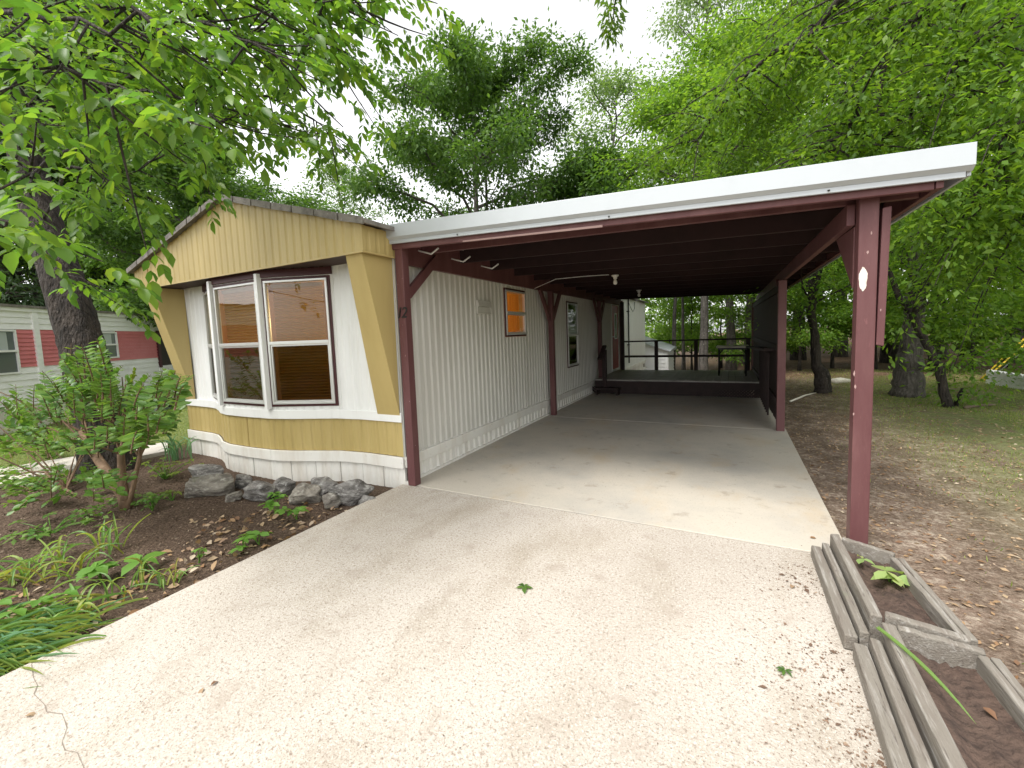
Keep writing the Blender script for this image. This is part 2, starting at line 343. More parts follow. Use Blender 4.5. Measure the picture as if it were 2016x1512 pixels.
# ------------------------------------------------------------------ mobile home
def wall_path(path):
    segs = []; s = 0
    for (x0,y0),(x1,y1) in zip(path[:-1], path[1:]):
        l = math.hypot(x1-x0, y1-y0); d = ((x1-x0)/l, (y1-y0)/l); segs.append((s, s+l, (x0,y0), d, (-d[1], d[0]))); s += l
    return segs, s
def corr(path, z0, z1, pitch=.105, depth=.012, openings=(), off=0.0, mb=None):
    """ribbed sheet along a plan path, outward on the left of travel, cut round its openings"""
    mb = mb or MB(); segs, tot = wall_path(path); Z0 = z0 if callable(z0) else (lambda s: z0); Z1 = z1 if callable(z1) else (lambda s: z1)
    for (sa, sb, o, d, n) in segs:
        S = [(sa, 0)]
        k = math.ceil(sa/pitch)-1
        while k*pitch < sb:
            for fr, v in ((0,-1),(.11,-.85),(.24,0),(.76,0),(.89,-.85)):
                q = (k+fr)*pitch
                if sa+1e-4 < q < sb-1e-4: S.append((q, v*depth))
            k += 1
        for op in openings:
            for q in op[:2]:
                if sa < q < sb: S.append((q, 0))
        S.append((sb, 0)); S.sort()
        for (q0, v0), (q1, v1) in zip(S[:-1], S[1:]):
            if q1-q0 < 1e-6: continue
            mid = (q0+q1)/2; cuts = sorted((op[2], op[3]) for op in openings if op[0] < mid < op[1])
            lo = None; iv = []
            cur = None
            for c0, c1 in cuts: iv.append((cur, c0)); cur = c1
            iv.append((cur, None))
            P = lambda q, v, z: (o[0]+d[0]*(q-sa)+n[0]*(v+off), o[1]+d[1]*(q-sa)+n[1]*(v+off), z)
            for a, b_ in iv:
                a0 = Z0(q0) if a is None else a; a1 = Z0(q1) if a is None else a
                b0 = Z1(q0) if b_ is None else b_; b1 = Z1(q1) if b_ is None else b_
                mb.add([P(q0,v0,a0), P(q1,v1,a1), P(q1,v1,b1), P(q0,v0,b0)], [(0,1,2,3)])
    return mb
class Fr:                                    # local frame on a wall: s along, t outward, z up
    def __init__(s, o, p1): 
        l = math.hypot(p1[0]-o[0], p1[1]-o[1]); s.o = o; s.len = l; s.d = ((p1[0]-o[0])/l, (p1[1]-o[1])/l); s.n = (-s.d[1], s.d[0])
    def P(s, a, t, z): return (s.o[0]+s.d[0]*a+s.n[0]*t, s.o[1]+s.d[1]*a+s.n[1]*t, z)
    def box(s, mb, a0, a1, t0, t1, z0, z1):
        return mb.hexa([s.P(a1,t0,z0), s.P(a0,t0,z0), s.P(a0,t1,z0), s.P(a1,t1,z0), s.P(a1,t0,z1), s.P(a0,t0,z1), s.P(a0,t1,z1), s.P(a1,t1,z1)])
    def ring(s, mb, a0, a1, z0, z1, w_, t0, t1):
        s.box(mb, a0, a1, t0, t1, z0, z0+w_); s.box(mb, a0, a1, t0, t1, z1-w_, z1)
        s.box(mb, a0, a0+w_, t0, t1, z0+w_, z1-w_); s.box(mb, a1-w_, a1, t0, t1, z0+w_, z1-w_); return mb
HOME = thing('mobile_home', 'mustard and white mobile home with a bay window and ribbed siding', 'mobile home', (-2.1, 7, -.07))
A_, B_, C_, D_, E_, G_ = (-.08,0), (-.95,-.0), (-1.75,-.30), (-2.68,-.30), (-3.45,-.0), (-4.18,0)
front = [A_, B_, C_, D_, E_, G_]
def lerp2(a, b_, t): return (a[0]+(b_[0]-a[0])*t, a[1]+(b_[1]-a[1])*t)
front_soft = [A_, lerp2(A_,B_,.62), (-.96,-.045), (-1.22,-.135), (-1.52,-.245), (-1.78,-.30), (-2.2,-.318), (-2.58,-.31), (-2.82,-.255), (-3.05,-.15), (-3.30,-.055), (-3.52,-.02), G_]
fs, ft = wall_path(front)
sB, sC, sD, sE = [x[1] for x in fs[:4]]
WZ0, WZ1 = .79, 2.215
wins = [(sB+.045, sC-.035, WZ0, WZ1), (sC+.03, sD-.03, WZ0, WZ1), (sD+.035, sE-.05, WZ0, WZ1)]
corr(front, .66, 2.31, .11, .006, wins).build('front_wall', M['white_wall'], HOME)
corr(front_soft, .285, .655, .12, .009, off=.002).build('yellow_band', M['yellow'], HOME)
def strip(path, z0, z1, t0, t1, name, mt, bevel=.004):
    mb = MB(); segs, tot = wall_path(path); P0 = []
    pts = [Vector((*p, 0)) for p in path]; nn = []
    for i in range(len(pts)):
        d = (pts[min(i+1,len(pts)-1)]-pts[max(i-1,0)]).normalized(); nn.append(Vector((-d.y, d.x, 0)))
    V = []
    for p, n in zip(pts, nn):
        for t, z in ((t0,z0),(t1,z0),(t1,z1),(t0,z1)): q = p+n*t; V.append((q.x,q.y,z))
    Fc = [(0,3,2,1)]
    for i in range(len(pts)-1):
        for j in range(4): Fc.append((i*4+j, i*4+(j+1)%4, i*4+4+(j+1)%4, i*4+4+j))
    q = (len(pts)-1)*4; Fc.append((q,q+1,q+2,q+3)); mb.add(V, Fc)
    return mb.build(name, mt, HOME, bevel=bevel)
strip(front[1:5], 2.222, 2.303, .004, .024, 'window_header', M['trim_dark'])
strip(front_soft, .645, .745, .006, .020, 'belt_trim', M['white_wall'])
strip(front_soft[:6], .165, .285, .012, .032, 'skirt_trim', M['skirt']); strip(front_soft[5:9], .165, .285, .011, .030, 'skirt_trim', M['skirt']); strip(front_soft[8:], .165, .285, .013, .032, 'skirt_trim', M['skirt'])
# skirting panels under the trim: each its own sheet
segs_, tot_ = wall_path(front_soft)
def sub_path(path, a, b_):
    segs, tot = wall_path(path); out = []
    for sa, sb, o, d, n in segs:
        if sb <= a or sa >= b_: continue
        lo, hi = max(sa,a), min(sb,b_)
        if not out: out.append((o[0]+d[0]*(lo-sa), o[1]+d[1]*(lo-sa)))
        out.append((o[0]+d[0]*(hi-sa), o[1]+d[1]*(hi-sa)))
    return out
npan = 14
for i in range(npan):
    a, b_ = tot_*i/npan+.002, tot_*(i+1)/npan-.002
    corr(sub_path(front_soft, a, b_), -.12, .17, .10, .006, off=.004+.002*(i % 2)).build('skirt_panel', M['skirt'], HOME)
MB().add([(x,y,-.12) for x,y in [(p[0],p[1]+.03) for p in front_soft]]+[(p[0],p[1]+.03,.3) for p in front_soft], [(i,i+1,i+1+len(front_soft),i+len(front_soft)) for i in range(len(front_soft)-1)]).build('skirt_backing', M['skirt_line'], HOME)
# side wall along the carport (travel towards -y so that it faces the carport)
SX = -.08; YE = 14.0
def sy(y): return YE-y
w1 = (sy(3.00), sy(2.28), 1.46, 2.19); w2 = (sy(5.66), sy(4.95), .76, 2.13); dr = (sy(9.48), sy(8.62), .36, 2.26)
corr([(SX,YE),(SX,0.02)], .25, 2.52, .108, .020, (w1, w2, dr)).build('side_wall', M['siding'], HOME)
MB().box(SX-.02,SX+.022,.0,YE,.17,.285).build('skirt_trim', M['skirt'], HOME, bevel=.006)
MB().box(SX-.02,SX+.026,.0,YE,-.06,.028).build('skirt_ground_channel', M['skirt'], HOME)
q = 0.0; i = 0
while q < YE-.5:
    corr([(SX,min(q+.9,YE)),(SX,q+.004)], .02, .175, .125, .022, off=.006).build('skirt_panel', M['skirt'], HOME); q += .9
MB().box(SX-.06,SX-.03,.02,YE,-.1,.36).build('skirt_backing', M['skirt_line'], HOME)
MB().add([(SX-.012,.0,.29),(SX+.014,.0,.29),(SX+.014,.0,2.33),(SX-.012,.0,2.33),(SX-.012,.05,.29),(SX+.014,.05,.29),(SX+.014,.05,2.33),(SX-.012,.05,2.33)], [(0,1,2,3),(1,5,6,2),(5,4,7,6),(4,0,3,7)]).build('corner_trim', M['alu'], HOME)
corr([(SX+.004,YE),(SX+.004,9.8)], .27, 2.5, .21, .006).build('daylit_end_sheet', M['white_wall'], HOME)  # whiter sheet added over the side wall; outdoor brightness is put into its colour
corr([(-4.18,0),(-4.18,YE)], -.1, 2.5, .108, .018).build('side_wall', M['siding'], HOME)
MB().box(-4.18,SX,YE-.03,YE,-.1,2.6).build('end_wall', M['white_wall'], HOME)
MB().box(-4.15,SX-.03,.03,YE-.05,.18,.24).build('floor', M['inner_dark'], HOME)
MB().box(-4.15,SX-.03,.03,YE-.05,2.36,2.40).build('ceiling', M['inner'], HOME)
MB().box(-4.15,SX-.03,4.2,4.25,.24,2.36).build('partition', M['inner'], HOME)
MB().box(-4.12,-4.09,.05,4.2,.24,2.36).build('inner_wall', M['inner'], HOME)
# gable overhang
PKX, PKZ, EVZ, FB = -2.13, 3.10, 2.53, 2.30
FY = -.41; XR, XL = -.05, -4.30
def gz_top(s):
    x = XR-s
    return EVZ+(PKZ-EVZ)*(1-abs(x-PKX)/(PKX-XL if x < PKX else XR-PKX))
corr([(XR,FY),(XL,FY)], FB, gz_top, .115, .008).build('gable_panel', M['yellow'], HOME)
corr([(XR+.0,.0),(XR+.0,FY)], FB, EVZ-.004, .115, .006).build('gable_return', M['yellow'], HOME)
corr([(XL,FY),(XL,.0)], FB, EVZ-.004, .115, .006).build('gable_return', M['yellow'], HOME)
MB().box(XL-.004,XR+.006,FY-.008,FY+.012,FB-.016,FB).build('gable_lower_edge', M['yellow_flat'], HOME)
MB().box(XR-.012,XR+.008,FY+.012,.0,FB-.016,FB).build('gable_lower_edge', M['yellow_flat'], HOME)
MB().bar((XR,FY-.006,FB),(XR,FY-.006,EVZ-.01),.014,.012,up=(0,1,0)).build('corner_bead', M['yellow_flat'], HOME)
MB().bar((-3.93,FY-.006,FB),(-3.93,FY-.006,gz_top(3.88)-.01),.012,.010,up=(0,1,0)).build('corner_bead', M['yellow_flat'], HOME)
MB().box(XL+.01,XR-.014,FY+.014,.0,FB+.008,FB+.03).build('soffit', M['soffit'], HOME)
rf = MB()
for xa, za, xb, zb in ((PKX,PKZ,XR+.10,EVZ-.02),(PKX,PKZ,XL-.08,EVZ-.02)):
    rf.hexa([(xa,FY-.05,za+.004),(xb,FY-.05,zb+.004),(xb,YE+.2,zb+.004),(xa,YE+.2,za+.004),(xa,FY-.05,za+.05),(xb,FY-.05,zb+.045),(xb,YE+.2,zb+.045),(xa,YE+.2,za+.05)])
roof_o = rf.build('roof', M['roof_edge'], HOME, bevel=.006)
dk = MB()                                    # curled drip-edge pieces along the gable
for sgn, x1 in ((1, XR+.10), (-1, XL-.08)):
    n_ = 7
    for i in range(n_):
        t0, t1 = i/n_, (i+1)/n_-.01; xa = PKX+(x1-PKX)*t0; xb = PKX+(x1-PKX)*t1
        za = PKZ-(PKZ-EVZ+.02)*t0; zb = PKZ-(PKZ-EVZ+.02)*t1; j = rng.uniform(-.006,.006)
        MB().hexa([(xa,FY-.066,za-.012+j),(xb,FY-.066,zb-.012-j),(xb,FY-.052,zb-.010),(xa,FY-.052,za-.010),(xa,FY-.062,za+.054),(xb,FY-.062,zb+.052),(xb,FY-.048,zb+.056),(xa,FY-.048,za+.056)]).build('drip_edge', M['roof_edge'], roof_o)
# slanted fins under the overhang
for sx, xi, xo in ((1,-.40,-.095),(-1,-3.90,-4.165)):
    top_i = -.30 if sx > 0 else -3.96
    mb = MB(); mb.add([(top_i,FY+.02,FB-.003),(xo,FY+.02,FB-.003),(xo,-.02,.72),(xi,-.02,.72),(top_i,0.0,FB-.003),(xo,0.0,FB-.003)],
        [(0,1,2,3),(1,5,2),(0,3,4),(0,4,5,1)])
    mb.build('slanted_fin', M['yellow_flat'], HOME)

def make_window(fr, a0, a1, z0, z1, parent, split=.5, blind=True, trim=.028, lower_dark=True, curtain=None, gl='glass_low'):
    wn = fr.ring(MB(), a0-trim, a1+trim, z0-trim, z1+trim, trim+.006, -.01, .014).build('window', M['trim_dark'], parent, bevel=.003)
    fr.ring(MB(), a0, a1, z0, z1, .024, -.02, .030).build('frame', M['alu'], wn, bevel=.003)
    zm = z0+(z1-z0)*split
    fr.box(MB(), a0+.02, a1-.02, -.012, .034, zm-.018, zm+.018).build('meeting_rail', M['alu'], wn, bevel=.003)
    fr.ring(MB(), a0+.026, a1-.026, z0+.026, zm-.02, .016, -.006, .020).build('sash', M['alu'], wn)
    fr.box(MB(), a0+.024, a1-.024, .004, .008, zm+.016, z1-.022).build('pane', M[gl], wn)
    fr.box(MB(), a0+.04, a1-.04, .000, .004, z0+.04, zm-.034).build('pane', M['glass_screen'] if lower_dark else M[gl], wn)
    if blind:
        mb = MB(); z = z0+.05; b0 = a0+.10 if fr.len < 2 else a0+.03
        while z < z1-.06:
            mb.add([fr.P(b0,-.066,z), fr.P(a1-.05,-.066,z), fr.P(a1-.05,-.050,z+.012), fr.P(b0,-.050,z+.012), fr.P(a1-.05,-.072,z+.030), fr.P(b0,-.072,z+.030)], [(0,1,2,3),(3,2,4,5)]); z += .0335
        bl = mb.build('blind', M['blind'], wn); bl["kind"] = "stuff"
        fr.box(MB(), b0-.01, a1-.04, -.085, -.045, z1-.07, z1-.03).build('blind_rail', M['inner'], wn)
    if curtain:
        mb = MB(); k = 28; V = []
        for i in range(k+1):
            a = a0+.02+(a1-a0-.04)*i/k; t = -.09+.018*math.sin(i*1.7)
            V += [fr.P(a,t,z0+.03), fr.P(a,t,z1-.03)]
        mb.add(V, [(2*i,2*i+2,2*i+3,2*i+1) for i in range(k)]); mb.build('curtain', curtain, wn, smooth=True)
    return wn
FB1, FB2, FB3 = Fr(B_,C_), Fr(C_,D_), Fr(D_,E_)
make_window(FB1, .06, FB1.len-.05, WZ0+.02, WZ1-.03, HOME, gl='glass')
make_window(FB2, .055, FB2.len-.055, WZ0+.02, WZ1-.03, HOME)
make_window(FB3, .055, FB3.len-.07, WZ0+.02, WZ1-.03, HOME)
for p in (C_, D_):
    MB().hexa([(p[0]-.024,p[1]-.055,WZ0-.03),(p[0]+.024,p[1]-.055,WZ0-.03),(p[0]+.03,p[1]+.0,WZ0-.03),(p[0]-.03,p[1]+.0,WZ0-.03),(p[0]-.024,p[1]-.055,WZ1+.05),(p[0]+.024,p[1]-.055,WZ1+.05),(p[0]+.03,p[1]+.0,WZ1+.05),(p[0]-.03,p[1]+.0,WZ1+.05)]).build('bay_post', M['alu_white'], HOME, bevel=.004)
FS = Fr((SX,YE),(SX,0))
make_window(FS, w1[0]+.03, w1[1]-.03, w1[2]+.03, w1[3]-.03, HOME, blind=False, curtain=M['curtain'], lower_dark=False)
make_window(FS, w2[0]+.03, w2[1]-.03, w2[2]+.03, w2[3]-.03, HOME, blind=False)
# wall vent
v0, v1 = sy(1.88), sy(1.52)
vo = FS.ring(MB(), v0, v1, 1.79, 1.965, .014, -.01, .020).build('wall_vent', M['siding'], HOME, bevel=.003)
FS.box(MB(), v0+.012, v1-.012, -.01, .014, 1.80, 1.875).build('flap', M['siding'], vo)
mb = MB(); mb.hexa([FS.P(v1-.012,0,1.885), FS.P(v0+.012,0,1.885), FS.P(v0+.012,.034,1.885), FS.P(v1-.012,.034,1.885), FS.P(v1-.012,0,1.955), FS.P(v0+.012,0,1.955), FS.P(v0+.012,.018,1.955), FS.P(v1-.012,.018,1.955)]); mb.build('flap', M['siding'], vo)
# door on the deck
d0, d1 = dr[0], dr[1]
dw = FS.ring(MB(), d0+.0, d1-.0, .34, 2.27, .05, -.02, .022).build('door_frame', M['white_wall'], HOME)
do = FS.box(MB(), d0+.052, d1-.052, -.03, .004, .38, 2.215).build('door', M['door_red'], HOME)
FS.ring(MB(), d0+.20, d1-.36, 1.25, 2.00, .03, .004, .018).build('light_frame', M['white_wall'], do)
FS.box(MB(), d0+.23, d1-.39, .005, .009, 1.28, 1.97).build('pane', M['n_pane'], do)
mb = MB(); mb.tube([FS.P(d1-.12,.004,1.32), FS.P(d1-.12,.05,1.32)], [.012,.012], 8); mb.tube([FS.P(d1-.12,.05,1.32), FS.P(d1-.12,.075,1.32)], [.026,.020], 10); mb.build('handle', M['alu'], do, True)
# conduit and meter on the sunlit end of the wall
mb = MB(); mb.tube([(SX+.05,10.72,.42),(SX+.05,10.72,2.5)], .022, 8); cd = mb.build('conduit', M['metal_dark'], HOME, True)
for z in (2.08, 1.0): MB().box(SX-.01,SX+.075,10.66,10.78,z,z+.03).build('clamp', M['metal_dark'], cd)
mb = MB(); mb.tube([(SX+.05,10.72,2.42),(SX+.09,10.95,2.18),(SX+.09,11.25,2.10),(SX+.07,11.6,2.22),(SX+.04,11.8,2.45)], .008, 6); mb.build('cable', M['metal_dark'], HOME, True)
# ceiling lamp glowing behind the blinds
lamp = thing('ceiling_lamp', 'warm lit lamp glowing behind the bay window blinds', 'lamp', (-1.55, 1.5, 2.10))
em = bpy.data.materials.new('lit lamp glass'); em.use_nodes = True; eb = em.node_tree.nodes["Principled BSDF"]
eb.inputs["Base Color"].default_value = (.9,.8,.6,1); eb.inputs["Emission Color"].default_value = (1,.62,.25,1); eb.inputs["Emission Strength"].default_value = 6
MB().lathe([(.001,-.12),(.05,-.11),(.09,-.06),(.10,0),(.08,.06),(.04,.09)], (-1.55,1.5,2.10), 14).build('globe', em, lamp, True)
MB().tube([(-1.55,1.5,2.19),(-1.55,1.5,2.36)], .012, 8).build('stem', M['alu'], lamp)
pl = bpy.data.lights.new('lamp_light', 'POINT'); pl.energy = 45; pl.color = (1,.66,.32); pl.shadow_soft_size = .12
plo = bpy.data.objects.new('lamp_light', pl); COL.objects.link(plo); plo.parent = lamp; plo.location = (0,0,-.28)

# ------------------------------------------------------------------ carport
CP = thing('carport', 'maroon timber carport with a white metal roof edge over the driveway', 'carport', (1.8, 0, 0))
def zt(x): return 2.585-.031*(x+.1)          # top of roof
def fy(x): return -.07+.045*(x+.1)           # the front edge runs slightly back to the right
XA, XB, YB = -.11, 4.08, 9.75
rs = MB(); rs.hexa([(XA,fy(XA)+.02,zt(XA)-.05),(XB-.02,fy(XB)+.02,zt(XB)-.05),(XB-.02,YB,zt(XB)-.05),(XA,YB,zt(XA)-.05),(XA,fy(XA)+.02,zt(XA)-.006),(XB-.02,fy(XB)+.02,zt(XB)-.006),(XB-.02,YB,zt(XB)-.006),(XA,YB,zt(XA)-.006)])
roofc = rs.build('roof', M['maroon_shaded'], CP)
def fascia_piece(za, zb, t, name, mt, bev=.003, dx0=0., dx1=0.):
    mb = MB(); a, b_ = XA+dx0, XB+dx1
    mb.hexa([(a,fy(a)-t,zt(a)+za),(b_,fy(b_)-t,zt(b_)+za),(b_,fy(b_)+.018,zt(b_)+za),(a,fy(a)+.018,zt(a)+za),(a,fy(a)-t,zt(a)+zb),(b_,fy(b_)-t,zt(b_)+zb),(b_,fy(b_)+.018,zt(b_)+zb),(a,fy(a)+.018,zt(a)+zb)])
    return mb.build(name, mt, roofc, bevel=bev)
fascia_piece(-.118, .004, .034, 'metal_fascia', M['white_metal'])
mb = MB(); a, b_ = XA+.002, XB-.002             # the fascia folds back, then down into a lip
mb.hexa([(a,fy(a)-.003,zt(a)-.140),(b_,fy(b_)-.003,zt(b_)-.140),(b_,fy(b_)+.016,zt(b_)-.140),(a,fy(a)+.016,zt(a)-.140),(a,fy(a)-.032,zt(a)-.1185),(b_,fy(b_)-.032,zt(b_)-.1185),(b_,fy(b_)+.016,zt(b_)-.1185),(a,fy(a)+.016,zt(a)-.1185)])
mb.build('fascia_fold', M['white_metal'], roofc)
fascia_piece(-.172, -.1405, .004, 'fascia_lip', M['white_metal'], .002, .001, -.03)
mb = MB(); mb.hexa([(XB-.018,fy(XB)+.02,zt(XB)-.16),(XB,fy(XB)+.02,zt(XB)-.16),(XB,YB,zt(XB)-.16),(XB-.018,YB,zt(XB)-.16),(XB-.018,fy(XB)+.02,zt(XB)+.003),(XB,fy(XB)+.02,zt(XB)+.003),(XB,YB,zt(XB)+.003),(XB-.018,YB,zt(XB)+.003)]); mb.build('side_fascia', M['white_metal'], roofc)
mb = MB()
for k in range(22):                          # raised seams of the metal roof
    y = .3+k*.43
    mb.hexa([(XA,y,zt(XA)-.007),(XB-.02,y,zt(XB)-.007),(XB-.02,y+.04,zt(XB)-.007),(XA,y+.04,zt(XA)-.007),(XA,y+.01,zt(XA)+.012),(XB-.02,y+.01,zt(XB)+.012),(XB-.02,y+.03,zt(XB)+.012),(XA,y+.03,zt(XA)+.012)])
mb.build('roof_seam', M['white_metal'], roofc)
for x in (.72, 2.06, 3.42): MB().lathe([(.001,0),(.007,0),(.007,-.006),(.001,-.009)], (x, fy(x)-.010, zt(x)-.155), 8).build('screw', M['metal_dark'], roofc)
# rafters across the carport, front one doubled
xr_ = 3.93
def rafter(y, y2, h, name='rafter', mt=None, x0=-.011, x1=xr_):
    mb = MB(); zb = .055
    f0 = (lambda x: y+fy(x)-fy(0) if name == 'front_rafter' else y)
    mb.hexa([(x0,f0(x0),zt(x0)-zb-h),(x1,f0(x1),zt(x1)-zb-h*.96),(x1,f0(x1)+y2,zt(x1)-zb-h*.96),(x0,f0(x0)+y2,zt(x0)-zb-h),(x0,f0(x0),zt(x0)-zb),(x1,f0(x1),zt(x1)-zb),(x1,f0(x1)+y2,zt(x1)-zb),(x0,f0(x0)+y2,zt(x0)-zb)])
    return mb.build(name, mt or M['maroon'], CP, bevel=.004)
rafter(-.035, .035, .165, 'front_rafter', x0=-.06)
MB().hexa([(.75,fy(.75)-.0035+.035-.005,zt(.75)-.22),(2.0,fy(2.0)-.0035+.035-.005,zt(2.0)-.222),(2.0,fy(2.0)+.04,zt(2.0)-.222),(.75,fy(.75)+.04,zt(.75)-.22),(.75,fy(.75)+.0265,zt(.75)-.208),(2.0,fy(2.0)+.0265,zt(2.0)-.205),(2.0,fy(2.0)+.04,zt(2.0)-.205),(.75,fy(.75)+.04,zt(.75)-.208)]).build('peeled_edge', M['chip'], CP)
yy = .36; RY = []
while yy < 9.5: RY.append(yy); yy += .72
for y in RY: rafter(y, .042, .15, mt=M['maroon_shaded'] if y > 1 else M['maroon'])  # rafters behind the front one take the copy with shade in its colour
# beams: ledger by the house, beam on the right posts
MB().box(-.055,-.012,.10,9.6,2.235,2.522).build('ledger', M['maroon'], CP, bevel=.004)
mb = MB(); mb.hexa([(3.555,.30,2.125),(3.60,.30,2.125),(3.535,9.6,2.09),(3.49,9.6,2.09),(3.555,.30,2.262),(3.60,.30,2.262),(3.535,9.6,2.25),(3.49,9.6,2.25)]); mb.build('beam', M['maroon'], CP, bevel=.004)
# fascia board across the rafter ends
mb = MB(); mb.hexa([(3.935,fy(3.9)+.03,2.25),(3.97,fy(3.9)+.03,2.25),(3.97,9.6,2.25),(3.935,9.6,2.25),(3.935,fy(3.9)+.03,2.40),(3.97,fy(3.9)+.03,2.40),(3.97,9.6,2.40),(3.935,9.6,2.40)]); mb.build('end_board', M['maroon'], CP, bevel=.003)
def post(x, y, z0, z1, wd=.092, mt='maroon', dx=0., dy=0.):
    h = wd/2; o = MB().hexa([(x-h,y-h,z0),(x+h,y-h,z0),(x+h,y+h,z0),(x-h,y+h,z0),(x-h+dx,y-h+dy,z1),(x+h+dx,y-h+dy,z1),(x+h+dx,y+h+dy,z1),(x-h+dx,y+h+dy,z1)]).build('post', M[mt], CP, bevel=.006); return o
p1 = post(.012, .022, .0, 2.375)
post(.03, 3.86, .0, 2.233); post(.03, 7.05, .0, 2.233); post(-.02, 9.66, .0, 2.38)
p2 = post(3.655, .275, -.10, 2.305, .10)
post(3.52, 3.70, .0, 2.10, .10); post(3.44, 9.55, .0, 2.09, .10)
MB().hexa([(3.712,.235,1.345),(3.752,.235,1.335),(3.752,.325,1.335),(3.712,.325,1.345),(3.722,.235,2.20),(3.766,.235,2.205),(3.766,.325,2.205),(3.722,.325,2.20)]).build('side_board', M['maroon'], CP, bevel=.004)
mb = MB(); k = 30; V = [(3.633,.2235,1.77)]       # bare patch where the paint came off
for i in range(k):
    t = 2*math.pi*i/k; V.append((3.633+.021*math.cos(t)*(1+.12*math.sin(5*t)+random.uniform(-.1,.1)), .2235, 1.77+.075*math.sin(t)*(1+random.uniform(-.08,.08))))
mb.add(V, [(0,i+1,(i+1)%k+1) for i in range(k)]); mb.build('bare_patch', M['bare_wood'], p2)
for (u, v, s_) in [(1692,497,.010),(1666,735,.013),(1668,762,.010),(1664,815,.008),(1700,458,.008),(1718,610,.006)]:
    p = on(u+16, v, 1, .2236); mb = MB(); k = 8; V = [tuple(p)]
    for i in range(k): t = 2*math.pi*i/k; r_ = s_*random.uniform(.5,1.2); V.append((p[0]+r_*.6*math.cos(t), p[1], p[2]+r_*1.5*math.sin(t)))
    mb.add(V, [(0,i+1,(i+1)%k+1) for i in range(k)]); mb.build('paint_chip', M['chip'], p2)
for (u, v, s_) in [(783,560,.008),(792,548,.007),(798,700,.008),(793,640,.006),(806,790,.006)]:
    p = on(u, v, 1, -.0262); mb = MB(); k = 8; V = [tuple(p)]
    for i in range(k): t = 2*math.pi*i/k; r_ = s_*random.uniform(.5,1.2); V.append((p[0]+r_*.6*math.cos(t), p[1], p[2]+r_*1.2*math.sin(t)))
    mb.add(V, [(0,i+1,(i+1)%k+1) for i in range(k)]); mb.build('paint_chip', M['chip'], p1)
# knee braces
def brace(a, b_, wd=.042, ht=.09, mt='maroon'): return MB().bar(a, b_, wd, ht).build('brace', M[mt], CP, bevel=.003)
brace((.0,.09,1.93),(.0,.60,2.36))
for y in (3.86, 7.05):
    for s_ in (-1, 1): brace((.03,y+s_*.06,1.72),(.03,y+s_*.48,2.25))
mb = MB(); mb.hexa([(3.600,.325,1.80),(3.645,.325,1.80),(3.645,.335,1.72),(3.600,.335,1.72),(3.600,.325,2.12),(3.645,.325,2.12),(3.635,.80,2.12),(3.59,.80,2.12)]); mb.build('brace', M['maroon'], CP, bevel=.003)
brace((3.51,3.78,1.80),(3.50,4.2,2.13)); 
# white hanger clips by the ledger
for y in (.22, .80, 1.45):
    MB().tube([(.06,y,zt(0)-.20),(.20,y+.03,zt(0)-.245),(.30,y+.02,zt(0)-.20)], .009, 6).build('hanger_clip', M['wire'], CP, True)
# house number on the left front post
cu = bpy.data.curves.new('house_number', 'FONT'); cu.body = "12"; cu.size = .15; cu.shear = .25; cu.extrude = .004; cu.space_character = .82; cu.align_x = 'CENTER'
tmp = bpy.data.objects.new('tmp_number', cu); COL.objects.link(tmp)
bpy.context.view_layer.update()
nm = bpy.data.meshes.new_from_object(tmp.evaluated_get(bpy.context.evaluated_depsgraph_get())); bpy.data.objects.remove(tmp)
nm.materials.clear(); nm.materials.append(M['black'])
no = link('house_number', nm, p1); no.location = Vector((.012,-.030,1.70))-Vector(ORG[CP.name]); no.rotation_euler = (math.radians(90),0,0)
# lamps under the roof
def bulb(x, y, label):
    z = zt(x)-.055-.15
    t = thing('ceiling_light', label, 'light', (x,y,z))
    MB().lathe([(.001,.0),(.055,.0),(.055,-.012),(.03,-.03),(.028,-.055),(.022,-.06)], (x,y,z), 14).build('lamp_holder', M['wire'], t, True)
    MB().lathe([(.014,-.055),(.018,-.07),(.030,-.10),(.031,-.118),(.022,-.138),(.001,-.146)], (x,y,z), 14).build('bulb', M['bulb'], t, True)
bulb(1.33, RY[4]+.021, 'bare white bulb under the carport roof at the end of the cable')
bulb(1.15, RY[8]+.021, 'bare bulb deeper under the carport roof, above the deck')
mb = MB(); z = zt(.7)-.215
mb.tube([(.06,3.10,2.225),(.45,3.05,z-.01),(.85,3.12,z),(1.15,RY[4]-.02,z+.004),(1.30,RY[4]+.02,z)], .005, 6); tag(mb.build('power_cable', M['wire'], smooth=True), 'white cable strung under the carport roof to the bare bulb', 'cable')

# ------------------------------------------------------------------ deck at the back of the carport
DK = thing('deck', 'low timber deck with railings at the far end of the carport', 'deck', (1.8, 8, 0))
DZ = .345; DY0, DY1 = 6.65, 9.15
x = .0
while x < 3.38:
    MB().box(x, x+.137, DY0-.01, DY1, DZ-.03+rng.uniform(-.002,.002), DZ+rng.uniform(-.002,.002)).build('deck_board', M['deck'], DK, bevel=.004); x += .143
MB().box(.0,3.42,DY0+.01,DY0+.05,.17,DZ-.033).build('rim_joist', M['dark_wood'], DK)
MB().box(.0,3.42,DY1-.05,DY1-.01,.17,DZ-.033).build('rim_joist', M['dark_wood'], DK)
for x in (.05,1.15,2.25,3.34): MB().box(x,x+.09,DY0+.06,DY0+.15,-.0,.30).build('deck_leg', M['dark_wood'], DK)
